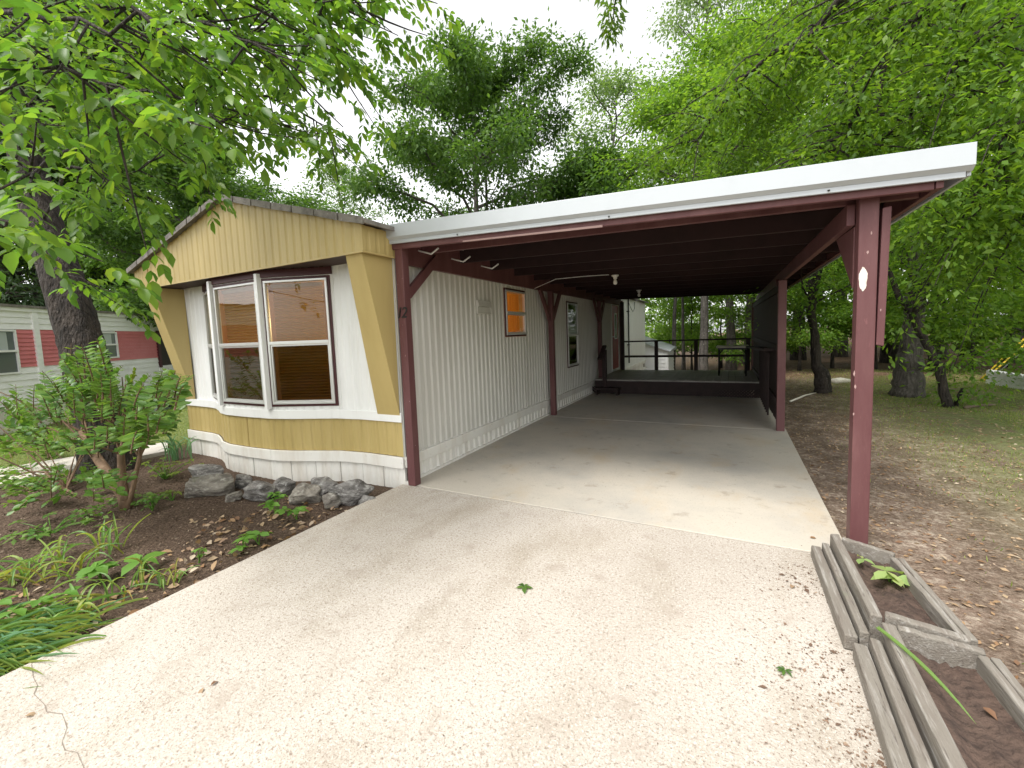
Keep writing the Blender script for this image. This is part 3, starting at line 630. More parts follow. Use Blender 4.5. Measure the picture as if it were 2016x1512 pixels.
# lattice skirt: crossed laths
la = MB(); z0, z1 = .015, .17
for j, (sg, t) in enumerate(((1,.0),(-1,.008))):
    x = .0
    while x < 3.4:
        x1 = x+sg*(z1-z0)
        la.bar((x,DY0+.02+t,z0),(x1,DY0+.02+t,z1),.007,.034,up=(1,0,0) if False else (-sg,0,1)); x += .062
lo = la.build('lattice', M['dark_wood'], DK); lo["kind"] = "stuff"
MB().box(-.0,1.0,DY0+.034,DY0+.04,.015,.17).build('skirt_board', M['dark_wood'], DK); MB().box(1.25,2.05,DY0+.034,DY0+.04,.09,.17).build('skirt_board', M['dark_wood'], DK)
for x in (.13, 1.06, 2.08, 3.30):
    MB().box(x-.045,x+.045,DY1-.10,DY1-.01,DZ,DZ+.80 if x > .2 else 2.3).build('rail_post', M['dark_wood'], DK, bevel=.004)
MB().box(.13,3.36,DY1-.12,DY1+.0,DZ+.80,DZ+.84).build('rail', M['dark_wood'], DK, bevel=.004)
MB().box(.13,3.36,DY1-.08,DY1-.04,DZ+.36,DZ+.42).build('rail', M['dark_wood'], DK, bevel=.004)
# step and handrail by the house
MB().box(.06,.62,DY0-.30,DY0-.02,.13,.17).build('step_tread', M['dark_wood'], DK)
MB().box(.08,.12,DY0-.28,DY0-.02,.0,.13).build('step_side', M['dark_wood'], DK); MB().box(.56,.60,DY0-.28,DY0-.02,.0,.13).build('step_side', M['dark_wood'], DK)
MB().box(.20,.29,DY0-.06,DY0+.03-.001,.17,1.05).build('handrail_post', M['dark_wood'], DK, bevel=.004)
MB().bar((.245,DY0-.45,.86),(.245,DY0+.02,1.14),.09,.05).build('handrail', M['dark_wood'], DK, bevel=.004)
# slatted screen on the right of the carport
SCN = thing('slat_screen', 'dark vertical slat screen closing the right side of the carport', 'screen', (3.45, 6.5, 0))
y = 3.80
while y < 9.4:
    xx = 3.52-.014*(y-3.7)
    MB().box(xx-.012, xx+.012, y, y+.105, .07+rng.uniform(-.01,.01), 2.08).build('slat', M['dark_wood'], SCN); y += .128
for z in (.35, 1.12, 1.95):
    MB().hexa([(3.475,3.76,z),(3.505,3.76,z),(3.435,9.4,z),(3.405,9.4,z),(3.475,3.76,z+.085),(3.505,3.76,z+.085),(3.435,9.4,z+.085),(3.405,9.4,z+.085)]).build('screen_rail', M['dark_wood'], SCN)
MB().hexa([(3.34,4.2,1.10),(3.47,4.2,1.10),(3.42,7.2,1.02),(3.20,7.2,1.02),(3.34,4.2,1.14),(3.47,4.2,1.14),(3.42,7.2,1.06),(3.20,7.2,1.06)]).build('shelf_rail', M['dark_wood'], SCN)
for y in (4.3,4.55,4.8,5.05,5.3,5.55,5.8,6.05,6.3): MB().box(3.40,3.425,y,y+.04,.1,1.06).build('baluster', M['dark_wood'], SCN)
# table on the deck
TB = thing('patio_table', 'tall folding table with a pale top standing on the deck', 'table', (2.95, 8.0, DZ))
MB().box(2.60,3.28,7.70,8.40,1.00,1.035).build('table_top', M['table_top'], TB, bevel=.008)
MB().box(2.64,3.24,7.74,8.36,.955,.998).build('apron', M['metal_dark'], TB)
for x in (2.66,3.22):
    for y in (7.76,8.34):
        l = MB().tube([(x,y,DZ),(x,y,.97)], .018, 8).build('leg', M['metal_dark'], TB, True)
        MB().tube([(x,y,.84),(x+(.09 if x < 3 else -.09),y,.965)], .009, 6).build('brace', M['metal_dark'], l)

# ------------------------------------------------------------------ storage shed behind the deck
SH = thing('storage_shed', 'small white clapboard shed with a sloping roof beyond the deck', 'shed', (.0, 15.6, -1.2))
sx0, sx1, sy0, sy1 = -.62, .68, 14.7, 16.6
SG0 = -1.15
MB().box(sx0,sx1,sy0,sy1,SG0,.56).build('wall', M['white_wall'], SH)
for i in range(11):
    z = -1.1+i*.15
    MB().hexa([(sx0+.12,sy0-.03,z),(sx1-.1,sy0-.03,z),(sx1-.1,sy0,z),(sx0+.12,sy0,z),(sx0+.12,sy0-.008,z+.145),(sx1-.1,sy0-.008,z+.145),(sx1-.1,sy0,z+.145),(sx0+.12,sy0,z+.145)]).build('siding_board', M['white_wall'], SH)
    MB().hexa([(sx1,sy0,z),(sx1+.03,sy0,z),(sx1+.03,sy1,z),(sx1,sy1,z),(sx1,sy0,z+.145),(sx1+.008,sy0,z+.145),(sx1+.008,sy1,z+.145),(sx1,sy1,z+.145)]).build('siding_board', M['white_wall'], SH)
MB().box(sx1-.10,sx1+.002,sy0-.04,sy0,SG0,.56).build('corner_board', M['white_wall'], SH)
MB().add([(sx0,sy0-.012,.555),(sx1,sy0-.012,.555),(sx1,sy0-.012,.60),(sx0,sy0-.012,1.02)],[(0,1,2,3)]).build('gable', M['white_wall'], SH)
MB().hexa([(sx0-.1,sy0-.15,1.08),(sx1+.12,sy0-.15,.57),(sx1+.12,sy1+.1,.57),(sx0-.1,sy1+.1,1.08),(sx0-.1,sy0-.15,1.13),(sx1+.12,sy0-.15,.62),(sx1+.12,sy1+.1,.70),(sx0-.1,sy1+.1,1.26)]).build('roof', M['white_metal'], SH)

# ------------------------------------------------------------------ neighbour's home
P0 = on(0, 860, 2, -.1); nd = np.array([-.58, math.sqrt(1-.58**2)]); NF = Fr((P0[0]+nd[0]*8, P0[1]+nd[1]*8), (P0[0]-nd[0]*8, P0[1]-nd[1]*8))
def ns(a): return 8-a                        # distance along the wall from the left picture edge -> frame s
NB = thing('neighbour_home', "white mobile home with a red siding band beyond the shrub", 'mobile home', (P0[0]+nd[0]*2, P0[1]+nd[1]*2, -.08))
def nbox(a0, a1, t0, t1, z0, z1, name, mt, par=NB, bevel=0): return NF.box(MB(), ns(a1), ns(a0), t0, t1, z0, z1).build(name, mt, par, bevel=bevel)
nbox(-6, 8, -3.6, -.02, -.1, 2.34, 'body', M['n_white'])
nbox(-6, 8, -.02, .0, -.12, .42, 'skirting', M['n_skirt'])
NW = [(-.75,.53,1.08,1.96),(2.42,3.12,1.27,1.94)]
def nboard(z0, z1, mt, nm):
    cuts = [(a0-.03,a1+.03) for a0,a1,c0,c1 in NW if c0 < (z0+z1)/2 < c1]; a = -6; ed = 4.62
    for c0, c1 in cuts+[(ed, ed)]:
        if c0 > a:
            NF_ = MB().hexa([NF.P(ns(a),-.02,z0), NF.P(ns(c0),-.02,z0), NF.P(ns(c0),.022,z0), NF.P(ns(a),.022,z0), NF.P(ns(a),-.02,z1), NF.P(ns(c0),-.02,z1), NF.P(ns(c0),.004,z1), NF.P(ns(a),.004,z1)])
            NF_.build(nm, mt, NB)
        a = c1
for i in range(6): nboard(.42+i*.13, .42+(i+1)*.13-.001, M['n_white'], 'siding_board')
for i in range(9): nboard(1.20+i*.0855, 1.20+(i+1)*.0855-.001, M['n_red'], 'red_siding_board')
for i in range(3): nboard(1.97+i*.122, 1.97+(i+1)*.122-.001, M['n_white'], 'siding_board')
nbox(-6, 5.2, -.02, .06, 2.335, 2.41, 'eave_trim', M['n_white'])
nbox(-6, 5.1, -3.7, .10, 2.41, 2.46, 'roof', M['roof_edge'])
NF.box(MB(), ns(8), ns(5.0), -3.7, .12, 2.50, 2.60).build('rear_roof', M['n_white'], NB)
nbox(.90, 1.02, .0, .045, .42, 2.335, 'wall_batten', M['n_white'])
nbox(4.62, 4.72, .0, .06, .9, 2.0, 'door_post', M['trim_dark']); nbox(4.72, 5.6, .0, .02, .95, 2.0, 'porch_opening', M['inner_dark']); nbox(4.62, 5.8, .0, .03, .45, .95, 'porch_wall', M['n_white'])
for a0, a1, z0, z1 in NW:
    wn = NF.ring(MB(), ns(a1), ns(a0), z0, z1, .035, -.01, .04).build('window', M['alu_white'], NB)
    zm = z0+(z1-z0)*.52
    NF.box(MB(), ns(a1), ns(a0), .0, .045, zm-.02, zm+.02).build('meeting_rail', M['alu_white'], wn)
    NF.box(MB(), ns(a1)+.03, ns(a0)-.03, -.005, .01, z0+.03, zm).build('pane', M['n_pane'], wn)
    NF.box(MB(), ns(a1)+.03, ns(a0)-.03, -.005, .01, zm, z1-.03).build('pane', M['n_pane'], wn)
    NF.box(MB(), ns(a1)+.17, ns(a0)-.06, .0095, .013, zm+.02, z1-.05).build('curtain', M['n_curtain'], wn)
# ribbed cabinet beside it
acp = on(333, 806, 2, -.08)*1.0
AC = thing('air_conditioner', 'grey blue ribbed air conditioner cabinet between the shrub and the mustard column', 'air conditioner', tuple(acp))
ar = Fr((acp[0]-.38, acp[1]+.28), (acp[0]+.38, acp[1]-.28)); ar = Fr((acp[0]+nd[0]*.4, acp[1]+nd[1]*.4), (acp[0]-nd[0]*.4, acp[1]-nd[1]*.4))
ar.box(MB(), 0, .8, -.6, 0, -.08, .50).build('cabinet', M['ac'], AC)
ar.box(MB(), -.02, .82, -.62, .02, .50, .54).build('lid', M['ac'], AC)
for i in range(11):
    ar.box(MB(), .08+i*.058, .10+i*.058, .0, .02, -.02, .46).build('rib', M['metal_dark'], AC)
ar.box(MB(), .12,.26, .02,.026, .18,.36).build('paper_label', M['white_wall'], AC)

# ------------------------------------------------------------------ foliage helpers
T_FAR = (np.array([(0,0,0),(.45,.5,.05),(1,0,-.06),(.45,-.5,.05)]), np.array([(0,1,2,3)]))
T_NEAR = (np.array([(0,0,0),(.28,.40,.05),(.28,0,-.02),(.28,-.40,.05),(.62,.46,.03),(.62,0,-.05),(.62,-.46,.03),(1,0,-.16)]),
          np.array([(0,2,1,1),(0,3,2,2),(1,2,5,4),(2,3,6,5),(4,5,7,7),(5,6,7,7)]))
def norm(a): return a/np.maximum(np.linalg.norm(a, axis=-1, keepdims=True), 1e-9)
def leaves(pos, dr_, nm_, ln, wd, tmpl=T_FAR):
    """one flat-folded leaf at each pos; dr_ = pointing direction, nm_ = rough up side"""
    tv, tf = tmpl; d = norm(dr_); s_ = norm(np.cross(nm_, d)); n_ = np.cross(d, s_)
    ln = np.asarray(ln)[:,None,None]; wd = np.asarray(wd)[:,None,None]
    V = pos[:,None,:]+d[:,None,:]*tv[None,:,0:1]*ln+s_[:,None,:]*tv[None,:,1:2]*wd+n_[:,None,:]*tv[None,:,2:3]*ln
    k = len(tv); Fc = (tf[None,:,:]+(np.arange(len(pos))*k)[:,None,None]).reshape(-1, tf.shape[1])
    return V.reshape(-1,3), Fc
def tri_fix(V, Fc):                          # quads that carry a doubled corner become triangles
    q = Fc[Fc[:,2] != Fc[:,3]]; t = Fc[Fc[:,2] == Fc[:,3]][:,:3]; return q, t
def leaf_mesh(name, V, Fc, mt):
    if Fc.shape[1] == 4:
        q, t = tri_fix(V, Fc)
        if len(t):
            Fc = np.concatenate([t, q[:,[0,1,2]], q[:,[0,2,3]]])
    return np_mesh(name, V, Fc, mt)
def rand_dirs(n): return norm(rng.normal(size=(n,3)))
def bez(a, b_, sag, n=6, wob=0.0):
    a = np.asarray(a, float); b_ = np.asarray(b_, float); t = np.linspace(0,1,n)[:,None]
    p = a*(1-t)+b_*t; p[:,2] += (4*t*(1-t))[:,0]*sag
    if wob: p[1:-1] += rng.normal(scale=wob, size=(n-2,3))
    return p
def clump_leaves(tips, per, spread, ln, flat=.6, droop=.3):
    """leaves scattered round each tip"""
    n = len(tips)*per; c = np.repeat(np.asarray(tips), per, 0)
    off = rng.normal(size=(n,3))*spread; off[:,2] *= flat
    d = norm(off+rng.normal(size=(n,3))*spread*.6); d[:,2] -= droop
    nm_ = rng.normal(size=(n,3))*.55; nm_[:,2] += 1
    return c+off, d, nm_, ln*rng.uniform(.7,1.25,n)
def grow_tree(H, r0, base, R, nl, nsub, per, ln, spread, wr=.5, rise=.45, prof='round', lean=(0,0), twigs=3, droop=.3, top_thin=.25, flat=.6):
    """trunk, limbs and leaf clumps of a tree standing at the origin; returns (wood MB, leaf V, leaf F)"""
    wb = MB(); k = 9; t = np.linspace(0,1,k)
    tr = np.stack([lean[0]*t**1.6+rng.normal(scale=.012*H,size=k)*t, lean[1]*t**1.6+rng.normal(scale=.012*H,size=k)*t, t*H*.94-.1], 1)
    rad = r0*(1-t*(1-top_thin*.4))*(1+.5*np.exp(-t*16)); rad[-1] = r0*.08
    wb.tube(tr, list(rad), 10)
    tips = []
    for i in range(nl):
        h = base+(1-base)*((i+rng.uniform(.1,.9))/nl)**.9; hh = min(h,.97)
        q = (h-base)/(1-base)
        if prof == 'round': w_ = math.sqrt(max(.05,1-(2*q-.85)**2*.85))
        elif prof == 'cone': w_ = 1.05-q*.95
        elif prof == 'vase': w_ = .45+.75*q-.55*max(0,q-.7)/.3
        else: w_ = 1.0
        L_ = R*w_*rng.uniform(.75,1.15); az = i*2.399+rng.uniform(-.5,.5)
        p0 = np.array([np.interp(hh*.94,t,tr[:,0]), np.interp(hh*.94,t,tr[:,1]), hh*.94*H-.1])
        end = p0+np.array([math.cos(az)*L_, math.sin(az)*L_, L_*rise*rng.uniform(.5,1.3)])
        end[2] = min(end[2], H)
        limb = bez(p0, end, L_*.08, 6, L_*.035); lr = max(.012, r0*.42*(1-q*.6))
        wb.tube(limb, list(np.linspace(lr, lr*.22, 6)), 6, False)
        for j in range(nsub):
            f_ = .25+.75*(j+rng.uniform(0,1))/nsub; ip = f_*5; a = int(min(ip,4)); c = limb[a]+(limb[a+1]-limb[a])*(ip-a)
            sl = L_*rng.uniform(.25,.5)*(1.15-f_*.5); az2 = az+rng.choice([-1,1])*rng.uniform(.4,1.3)
            e2 = c+np.array([math.cos(az2)*sl, math.sin(az2)*sl, sl*rng.uniform(-.15,.6)])
            sb = bez(c, e2, sl*.08, 4, sl*.04); wb.tube(sb, list(np.linspace(lr*.32, lr*.08, 4)), 4, False)
            for f2 in np.linspace(.35,1,twigs): tips.append(c+(e2-c)*f2+rng.normal(scale=spread*.5,size=3))
        tips.append(end)
    for f_ in np.linspace(.9,1.0,5): tips.append(tr[-1]+rng.normal(scale=spread*.8,size=3)+(0,0,(f_-.92)*H*.4))
    pos, d, nm_, ll = clump_leaves(tips, per, spread, ln, flat, droop)
    V, Fc = leaves(pos, d, nm_, ll, ll*wr)
    return wb, V, Fc
KIND = {}
def tree_kind(key, bark, lf, **kw):
    wb, V, Fc = grow_tree(**kw)
    KIND[key] = (wb.mesh('trunk_'+key, smooth=True), leaf_mesh('crown_'+key, V, Fc, M[lf])); KIND[key][0].materials.append(M[bark])
def plant_tree(key, name, label, loc, sc=(1,1,1), rz=0., group=None):
    loc = np.array(loc, float); loc[2] = float(gz(loc[0], loc[1]))-.02
    t = thing(name, label, 'tree', tuple(loc), group); t.scale = sc if hasattr(sc,'__len__') else (sc,)*3; t.rotation_euler = (0,0,rz)
    for nm_, me in zip(('trunk','crown'), KIND[key]): o = link(nm_, me, t)
    return t
tree_kind('oak', 'bark_grey', 'leaf_oak', H=13.2, r0=.24, base=.22, R=4.9, nl=24, nsub=11, per=74, ln=.19, spread=.27, prof='round', rise=.62, droop=.25, flat=.75)
tree_kind('airy', 'bark_grey', 'leaf_pale', H=18, r0=.2, base=.35, R=3.0, nl=20, nsub=7, per=20, ln=.20, spread=.40, prof='round', rise=.7)
tree_kind('bushy', 'bark', 'leaf_oak', H=9, r0=.16, base=.18, R=1.9, nl=24, nsub=9, per=40, ln=.16, spread=.22, prof='round', rise=.6)
tree_kind('woods_a', 'bark_grey', 'leaf_wood', H=16, r0=.20, base=.22, R=3.6, nl=22, nsub=8, per=44, ln=.155, spread=.38, prof='round', rise=.3, droop=.45, flat=.45)
tree_kind('woods_b', 'bark', 'leaf_wood', H=18, r0=.24, base=.14, R=3.3, nl=24, nsub=8, per=44, ln=.15, spread=.38, prof='vase', rise=.2, droop=.5, flat=.4)
tree_kind('sapling', 'bark', 'leaf_wood', H=5.2, r0=.05, base=.12, R=1.9, nl=15, nsub=6, per=42, ln=.11, spread=.22, prof='round', rise=.15, droop=.45, flat=.35)
tree_kind('cedar', 'bark', 'leaf_cedar', H=13, r0=.22, base=.06, R=2.6, nl=34, nsub=7, per=34, ln=.20, spread=.32, wr=.25, prof='cone', rise=.1, droop=.3)

tree_kind('tall', 'bark_grey', 'leaf_wood', H=15, r0=.19, base=.50, R=3.2, nl=18, nsub=8, per=44, ln=.155, spread=.38, prof='round', rise=.4, droop=.4, flat=.5)

# trees behind the roofs
plant_tree('oak', 'oak_tree', 'large oak rising behind the carport roof against the white sky', gat(950,18.5), (.92,.92,1.03), 2.3)
plant_tree('bushy', 'round_tree', 'dense rounded dark green tree just above the middle of the carport roof edge', gat(1182,19.6), (1.25,1.25,1.22), 1.)
plant_tree('airy', 'slender_tree', 'tall thin-leaved pale tree to the right of the big oak', gat(1215,25), (1.0,1.0,.98), 2.)
plant_tree('airy', 'slender_tree', 'very pale airy tree high above the carport roof beside the drooping green boughs', gat(1385,32), (1.1,1.1,1.5), .3)
plant_tree('airy', 'slender_tree', 'pale feathery tree over the right slope of the mobile home roof', gat(690,24), (.7,.7,.62), 4.)
plant_tree('oak', 'leafy_tree', 'light green tree behind the gable peak of the mobile home', gat(540,21), (.7,.7,.56), 2.4)
plant_tree('oak', 'leafy_tree', 'light green tree behind the left slope of the mobile home roof', gat(395,17), (.7,.7,.62), 5.1)
plant_tree('woods_a', 'leafy_tree', 'low green tree between the gable and the carport roof', gat(735,17), (.45,.45,.36), 1.1)
plant_tree('cedar', 'cedar_tree', 'dark cedar standing right behind the neighbour home roof end', gat(262,28), (1.5,1.5,1.4), 0)
plant_tree('cedar', 'cedar_tree', 'dark cedar behind the big leaning trunk', gat(150,27), (1.5,1.5,1.5), 1.2)
plant_tree('cedar', 'cedar_tree', 'dark cedar at the left edge of the picture above the neighbour roof', gat(25,25), (1.4,1.4,1.25), 2.9)
plant_tree('woods_b', 'leafy_tree', 'tall green tree above the dark cedars at far left', gat(90,25), (1.3,1.3,1.1), 2.2)
plant_tree('woods_b', 'leafy_tree', 'tall green tree behind the grey limb left of the gable', gat(300,26), (1.2,1.2,1.0), 4.2)
# woods seen through and right of the carport
WOODS = [('tall','slim trunk seen through the carport over the shed roof',1326,20,(.6,.6,.62),.4),
 ('tall','stout grey trunk seen through the carport behind the middle deck rail post',1386,17,(.95,.95,.78),2.),
 ('tall','trunk seen through the carport behind the patio table',1438,18.5,(1,1,.9),3.3),
 ('tall','thin dark trunk seen through the carport between the shed and the middle rail post',1345,24,(.5,.5,.7),5.),
 ('woods_a','tree trunk at the right end of the carport opening beside the slat screen',1474,26,(.9,.9,1.1),1.1),
 ('woods_b','far tree in the woods just right of the second carport post',1572,22,(.9,.9,1.1),.8),
 ('woods_a','far tree between the dark stump-like trunk and the front post',1655,24,(1,1,1.1),2.7),
 ('woods_b','far slim tree right of the front post side board',1752,21,(.8,.8,1.1),4.),
 ('woods_a','far tree behind the leaning trunk',1850,23,(1,1,1.1),5.2),
 ('woods_b','far tree left of the yellow poles',1915,25,(1,1,1.1),.1),
 ('woods_a','far tree above the white block wall at the right edge',2000,22,(1,1,1.1),1.9),
 ('woods_b','tall tree beyond the right edge above the yellow poles',2090,18,(1,1,1.1),2.9),
 ('woods_a','tall woods tree behind the drooping boughs, above the roof middle',1480,27,(1.2,1.2,1.15),2.2),
 ('woods_b','tall woods tree rising behind the right end of the roof edge',1700,26,(1.3,1.3,1.25),3.6),
 ('woods_a','tall woods tree behind the roof corner at far right',1900,29,(1.4,1.4,1.3),.9)]
for key, lab, u, dist, sc, rz in WOODS: plant_tree(key, 'woods_tree', lab, gat(u, dist), sc, rz, 'trees of the woods behind the carport')
SAP = [('leafy sapling over the deck rail, left of the middle post',1362,27,1.3,.3),('leafy sapling behind the patio table',1420,30,1.4,1.9),('leafy sapling between the shed roof and the rail posts',1318,29,1.3,3.1),
 ('leafy sapling just right of the second carport post',1575,17,.9,2.1),('leafy sapling hanging over the dark stump-like trunk',1640,18,1.0,4.4),('leafy sapling left of the grey trunk behind the front post',1725,18,1.0,5.3),
 ('leafy sapling spreading right of the leaning trunk',1915,18,.9,1.2),('leafy sapling over the white block wall',1985,20,1.1,2.2),('leafy sapling above the leaning trunk',1835,18,1.2,.6),('leafy sapling in the gap beside the slat screen',1505,18,.9,3.7),
 ('leafy sapling at the right picture edge below the roof corner',2075,12,.9,4.1)]
for lab, u, dist, sc, rz in SAP: plant_tree('sapling', 'sapling', lab, gat(u, dist), sc, rz, 'saplings at the edge of the woods')
# far woods as one mass
n = 65000; az = rng.uniform(-.62, 2.35, n); rr = rng.uniform(30, 52, n)
zc = rng.beta(1.1,1.3,n)*(9+2.5*np.sin(az*9)+2*np.sin(az*23+1))
c0 = CAM+np.stack([np.sin(az)*rr, np.cos(az)*rr, np.zeros(n)],1); c0[:,2] = zc
keep = np.ones(n, bool)
u_ = PX+F*((c0-CAM)@RW[0])/((c0-CAM)@RW[2]); front_ = ((c0-CAM)@RW[2]) > 1
zmax = np.where((u_ > 640) & (u_ < 1290), 4.5, 99.0)      # open sky over the middle of the picture
keep &= ~(front_ & (c0[:,2] > zmax))
c0 = c0[keep]+rng.normal(scale=.4,size=(keep.sum(),3)); k = len(c0)
V, Fc = leaves(c0, rand_dirs(k)-(0,0,.3), rng.normal(size=(k,3))*.6+(0,0,1), rng.uniform(.22,.45,k), rng.uniform(.13,.24,k))
fw = link('far_woods', leaf_mesh('far_woods', V, Fc, M['leaf_wood'])); tag(fw, 'mass of distant woodland foliage all along the background', 'woods', kind='stuff')

def solid_trunk(name, label, pts, rad, bark, sides=12, cat='tree', extra=None):
    base = pts[0]; t = thing(name, label, cat, (base[0],base[1],-.08)); P = []; R_ = []
    pts = [np.asarray(p, float) for p in pts]
    tt = np.linspace(0,1,len(pts)); ts = np.linspace(0,1,len(pts)*4)
    P = np.stack([np.interp(ts,tt,[p[i] for p in pts]) for i in range(3)],1); R_ = np.interp(ts,tt,rad)
    P[1:-1] += rng.normal(scale=.012,size=(len(ts)-2,3)); R_ = R_*(1+rng.normal(scale=.05,size=len(ts)))
    wb = MB().tube(P, list(R_), sides); wb.build('trunk', M[bark], t, True); return t
def crown(t, tips, per, spread, ln, lf, flat=.5, droop=.35, wr=.5, limbs=None, bark='bark'):
    o_ = np.array(ORG[t.name]); pos, d, nm_, ll = clump_leaves(np.asarray(tips), per, spread, ln, flat, droop)
    V, Fc = leaves(pos-o_, d, nm_, ll, ll*wr); link('crown', leaf_mesh('crown', V, Fc, M[lf]), t)
    if limbs:
        wb = MB()
        for a, b_, r_ in limbs: wb.tube(bez(a, b_, .15, 6, .05), list(np.linspace(r_, r_*.2, 6)), 6, False)
        wb.build('limb', M[bark], t, True)
# dark broken trunk, fat grey trunk and the leaning stem on the lawn
b0 = on(1622,776,2,-.08); z_ = lambda v, p: on(1610, v, 1, p[1])[2]
def up(p, u, v): q = on(u, v, 1, p[1]); return np.array([q[0], p[1], q[2]])
t = solid_trunk('dark_trunk_tree', 'dark trunk with a swollen base right of the second carport post', [b0, up(b0,1619,745), up(b0,1606,715), up(b0,1605,670), up(b0,1598,600), up(b0,1592,430), up(b0,1600,250)], [.17,.155,.10,.085,.075,.07,.05], 'bark')
tp = [up(b0,1600+rng.uniform(-70,80), rng.uniform(250,645))+rng.normal(scale=(.3,.7,.1)) for _ in range(70)]
crown(t, tp, 50, .28, .105, 'leaf_wood', limbs=[(up(b0,1600,600), p, .025) for p in tp[:12]])
b0 = on(1785,780,2,-.08)
t = solid_trunk('grey_trunk_tree', 'fat grey tapering trunk right of the front carport post', [b0, up(b0,1788,740), up(b0,1791,700), up(b0,1795,660), up(b0,1806,560), up(b0,1812,420), up(b0,1800,200)], [.27,.235,.20,.17,.15,.13,.09], 'bark_grey', 14)
tp = [up(b0,1810+rng.uniform(-110,120), rng.uniform(180,600))+rng.normal(scale=(.3,.8,.1)) for _ in range(90)]
crown(t, tp, 50, .30, .105, 'leaf_wood', limbs=[(up(b0,1806,560), p, .03) for p in tp[:12]])
b0 = on(1866,803,2,-.08)
t = solid_trunk('leaning_tree', 'curved slim dark trunk leaning left on the lawn', [b0, up(b0,1858,760), up(b0,1845,720), up(b0,1822,670), up(b0,1797,620), up(b0,1770,585), up(b0,1745,520)], [.085,.07,.066,.06,.055,.05,.03], 'bark')
tp = [up(b0,1800+rng.uniform(-90,160), rng.uniform(400,600))+rng.normal(scale=(.2,.5,.1)) for _ in range(60)]
tp += [up(b0,1885+rng.uniform(-10,60), rng.uniform(660,790))+rng.normal(scale=(.05,.2,.02)) for _ in range(14)]
crown(t, tp, 40, .20, .085, 'leaf_wood', limbs=[(up(b0,1797,620), p, .025) for p in tp[:10]])
MB().tube(bez(on(1880,802,2,-.10), up(b0,1895,765), .02, 5), [.04,.036,.033,.03,.02], 8).build('side_stem', M['bark'], t, True)

# ------------------------------------------------------------------ overhanging boughs at upper right
ET = thing('overhanging_tree', 'bright green drooping boughs hanging in over the carport from the upper right', 'tree', (10.5, 1.5, -.08))
eb_ = np.array([10.5,1.5,-.08]); wb = MB(); wb.tube([eb_, eb_+(.1,0,3), eb_+(-.2,.1,6.5), eb_+(-.7,.2,9.5)], [.30,.22,.18,.10], 12); wb.build('trunk', M['bark_grey'], ET, True)
limbs = []; tips = []
def bough(path, r_, nsub, lsub, hang):
    P = np.array(path); n_ = 14; t = np.linspace(0,1,len(P)); ts = np.linspace(0,1,n_)
    Q = np.stack([np.interp(ts,t,P[:,i]) for i in range(3)],1); Q[1:-1] += rng.normal(scale=.06,size=(n_-2,3))
    MB().tube(Q, list(np.linspace(r_, r_*.15, n_)), 7, False).build('bough', M['bark'], ET, True)
    wt = MB()
    for j in range(nsub):
        f_ = .12+.88*(j+rng.uniform(0,1))/nsub; ip = f_*(n_-1); a = int(min(ip,n_-2)); c = Q[a]+(Q[a+1]-Q[a])*(ip-a)
        d = norm(rng.normal(size=3)*(1,1,.45)+(Q[a+1]-Q[a])*1.4); l = lsub*rng.uniform(.5,1.2); e2 = c+d*l; e2[2] -= hang*rng.uniform(.3,1.2)
        s_ = bez(c, e2, .12*l, 5); wt.tube(s_, list(np.linspace(r_*.22, .004, 5)), 4, False)
        for f2 in np.linspace(.2,1,6): tips.append(c+(e2-c)*f2+rng.normal(scale=.10,size=3))
    wt.build('twig', M['bark'], ET, True)["kind"] = 'stuff'
bough([eb_+(-.2,.1,7), at(2010,-60,9.3), at(1790,20,8.6), at(1720,190,8.2), at(1640,270,8.0), at(1560,330,7.9)], .085, 34, 1.4, .5)
bough([eb_+(-.3,.1,7.5), at(1800,-120,9.5), at(1640,20,9.2), at(1520,110,9.0), at(1440,180,9.0), at(1370,290,9.1)], .075, 40, 1.5, .6)
bough([eb_+(-.1,0,6), at(1960,60,8.4), at(1860,160,8.0), at(1760,260,8.2), at(1660,330,8.6)], .06, 28, 1.3, .5)
bough([eb_+(-.1,0,5.5), at(2060,150,7.8), at(1980,260,7.5), at(1930,380,7.5), at(1880,470,7.7)], .05, 28, 1.2, .5)
bough([eb_+(-.3,0,8.5), at(1700,-160,10.5), at(1620,-20,10.8), at(1540,40,11), at(1470,110,11)], .06, 26, 1.5, .5)
bough([eb_+(-.3,0,7), at(1600,120,10.5), at(1500,230,10.6), at(1440,300,10.8), at(1380,350,11)], .06, 34, 1.6, .4)
bough([eb_+(-.1,0,4.8), at(2100,330,8.0), at(2010,430,8.2), at(1950,500,8.4)], .05, 22, 1.2, .4)
pos, d, nm_, ll = clump_leaves(np.array(tips), 27, .15, .092, .6, .55)
kp = ~((pos[:,0] < 4.35) & (pos[:,2] < 2.85) & (pos[:,1] < 10.6)); pos, d, nm_, ll = pos[kp], d[kp], nm_[kp], ll[kp]      # nothing grows through the roof
V, Fc = leaves(pos-np.array(ORG[ET.name]), d, nm_, ll, ll*.45); fo = link('foliage', leaf_mesh('foliage', V, Fc, M['leaf_elm']), ET); fo["kind"] = "stuff"
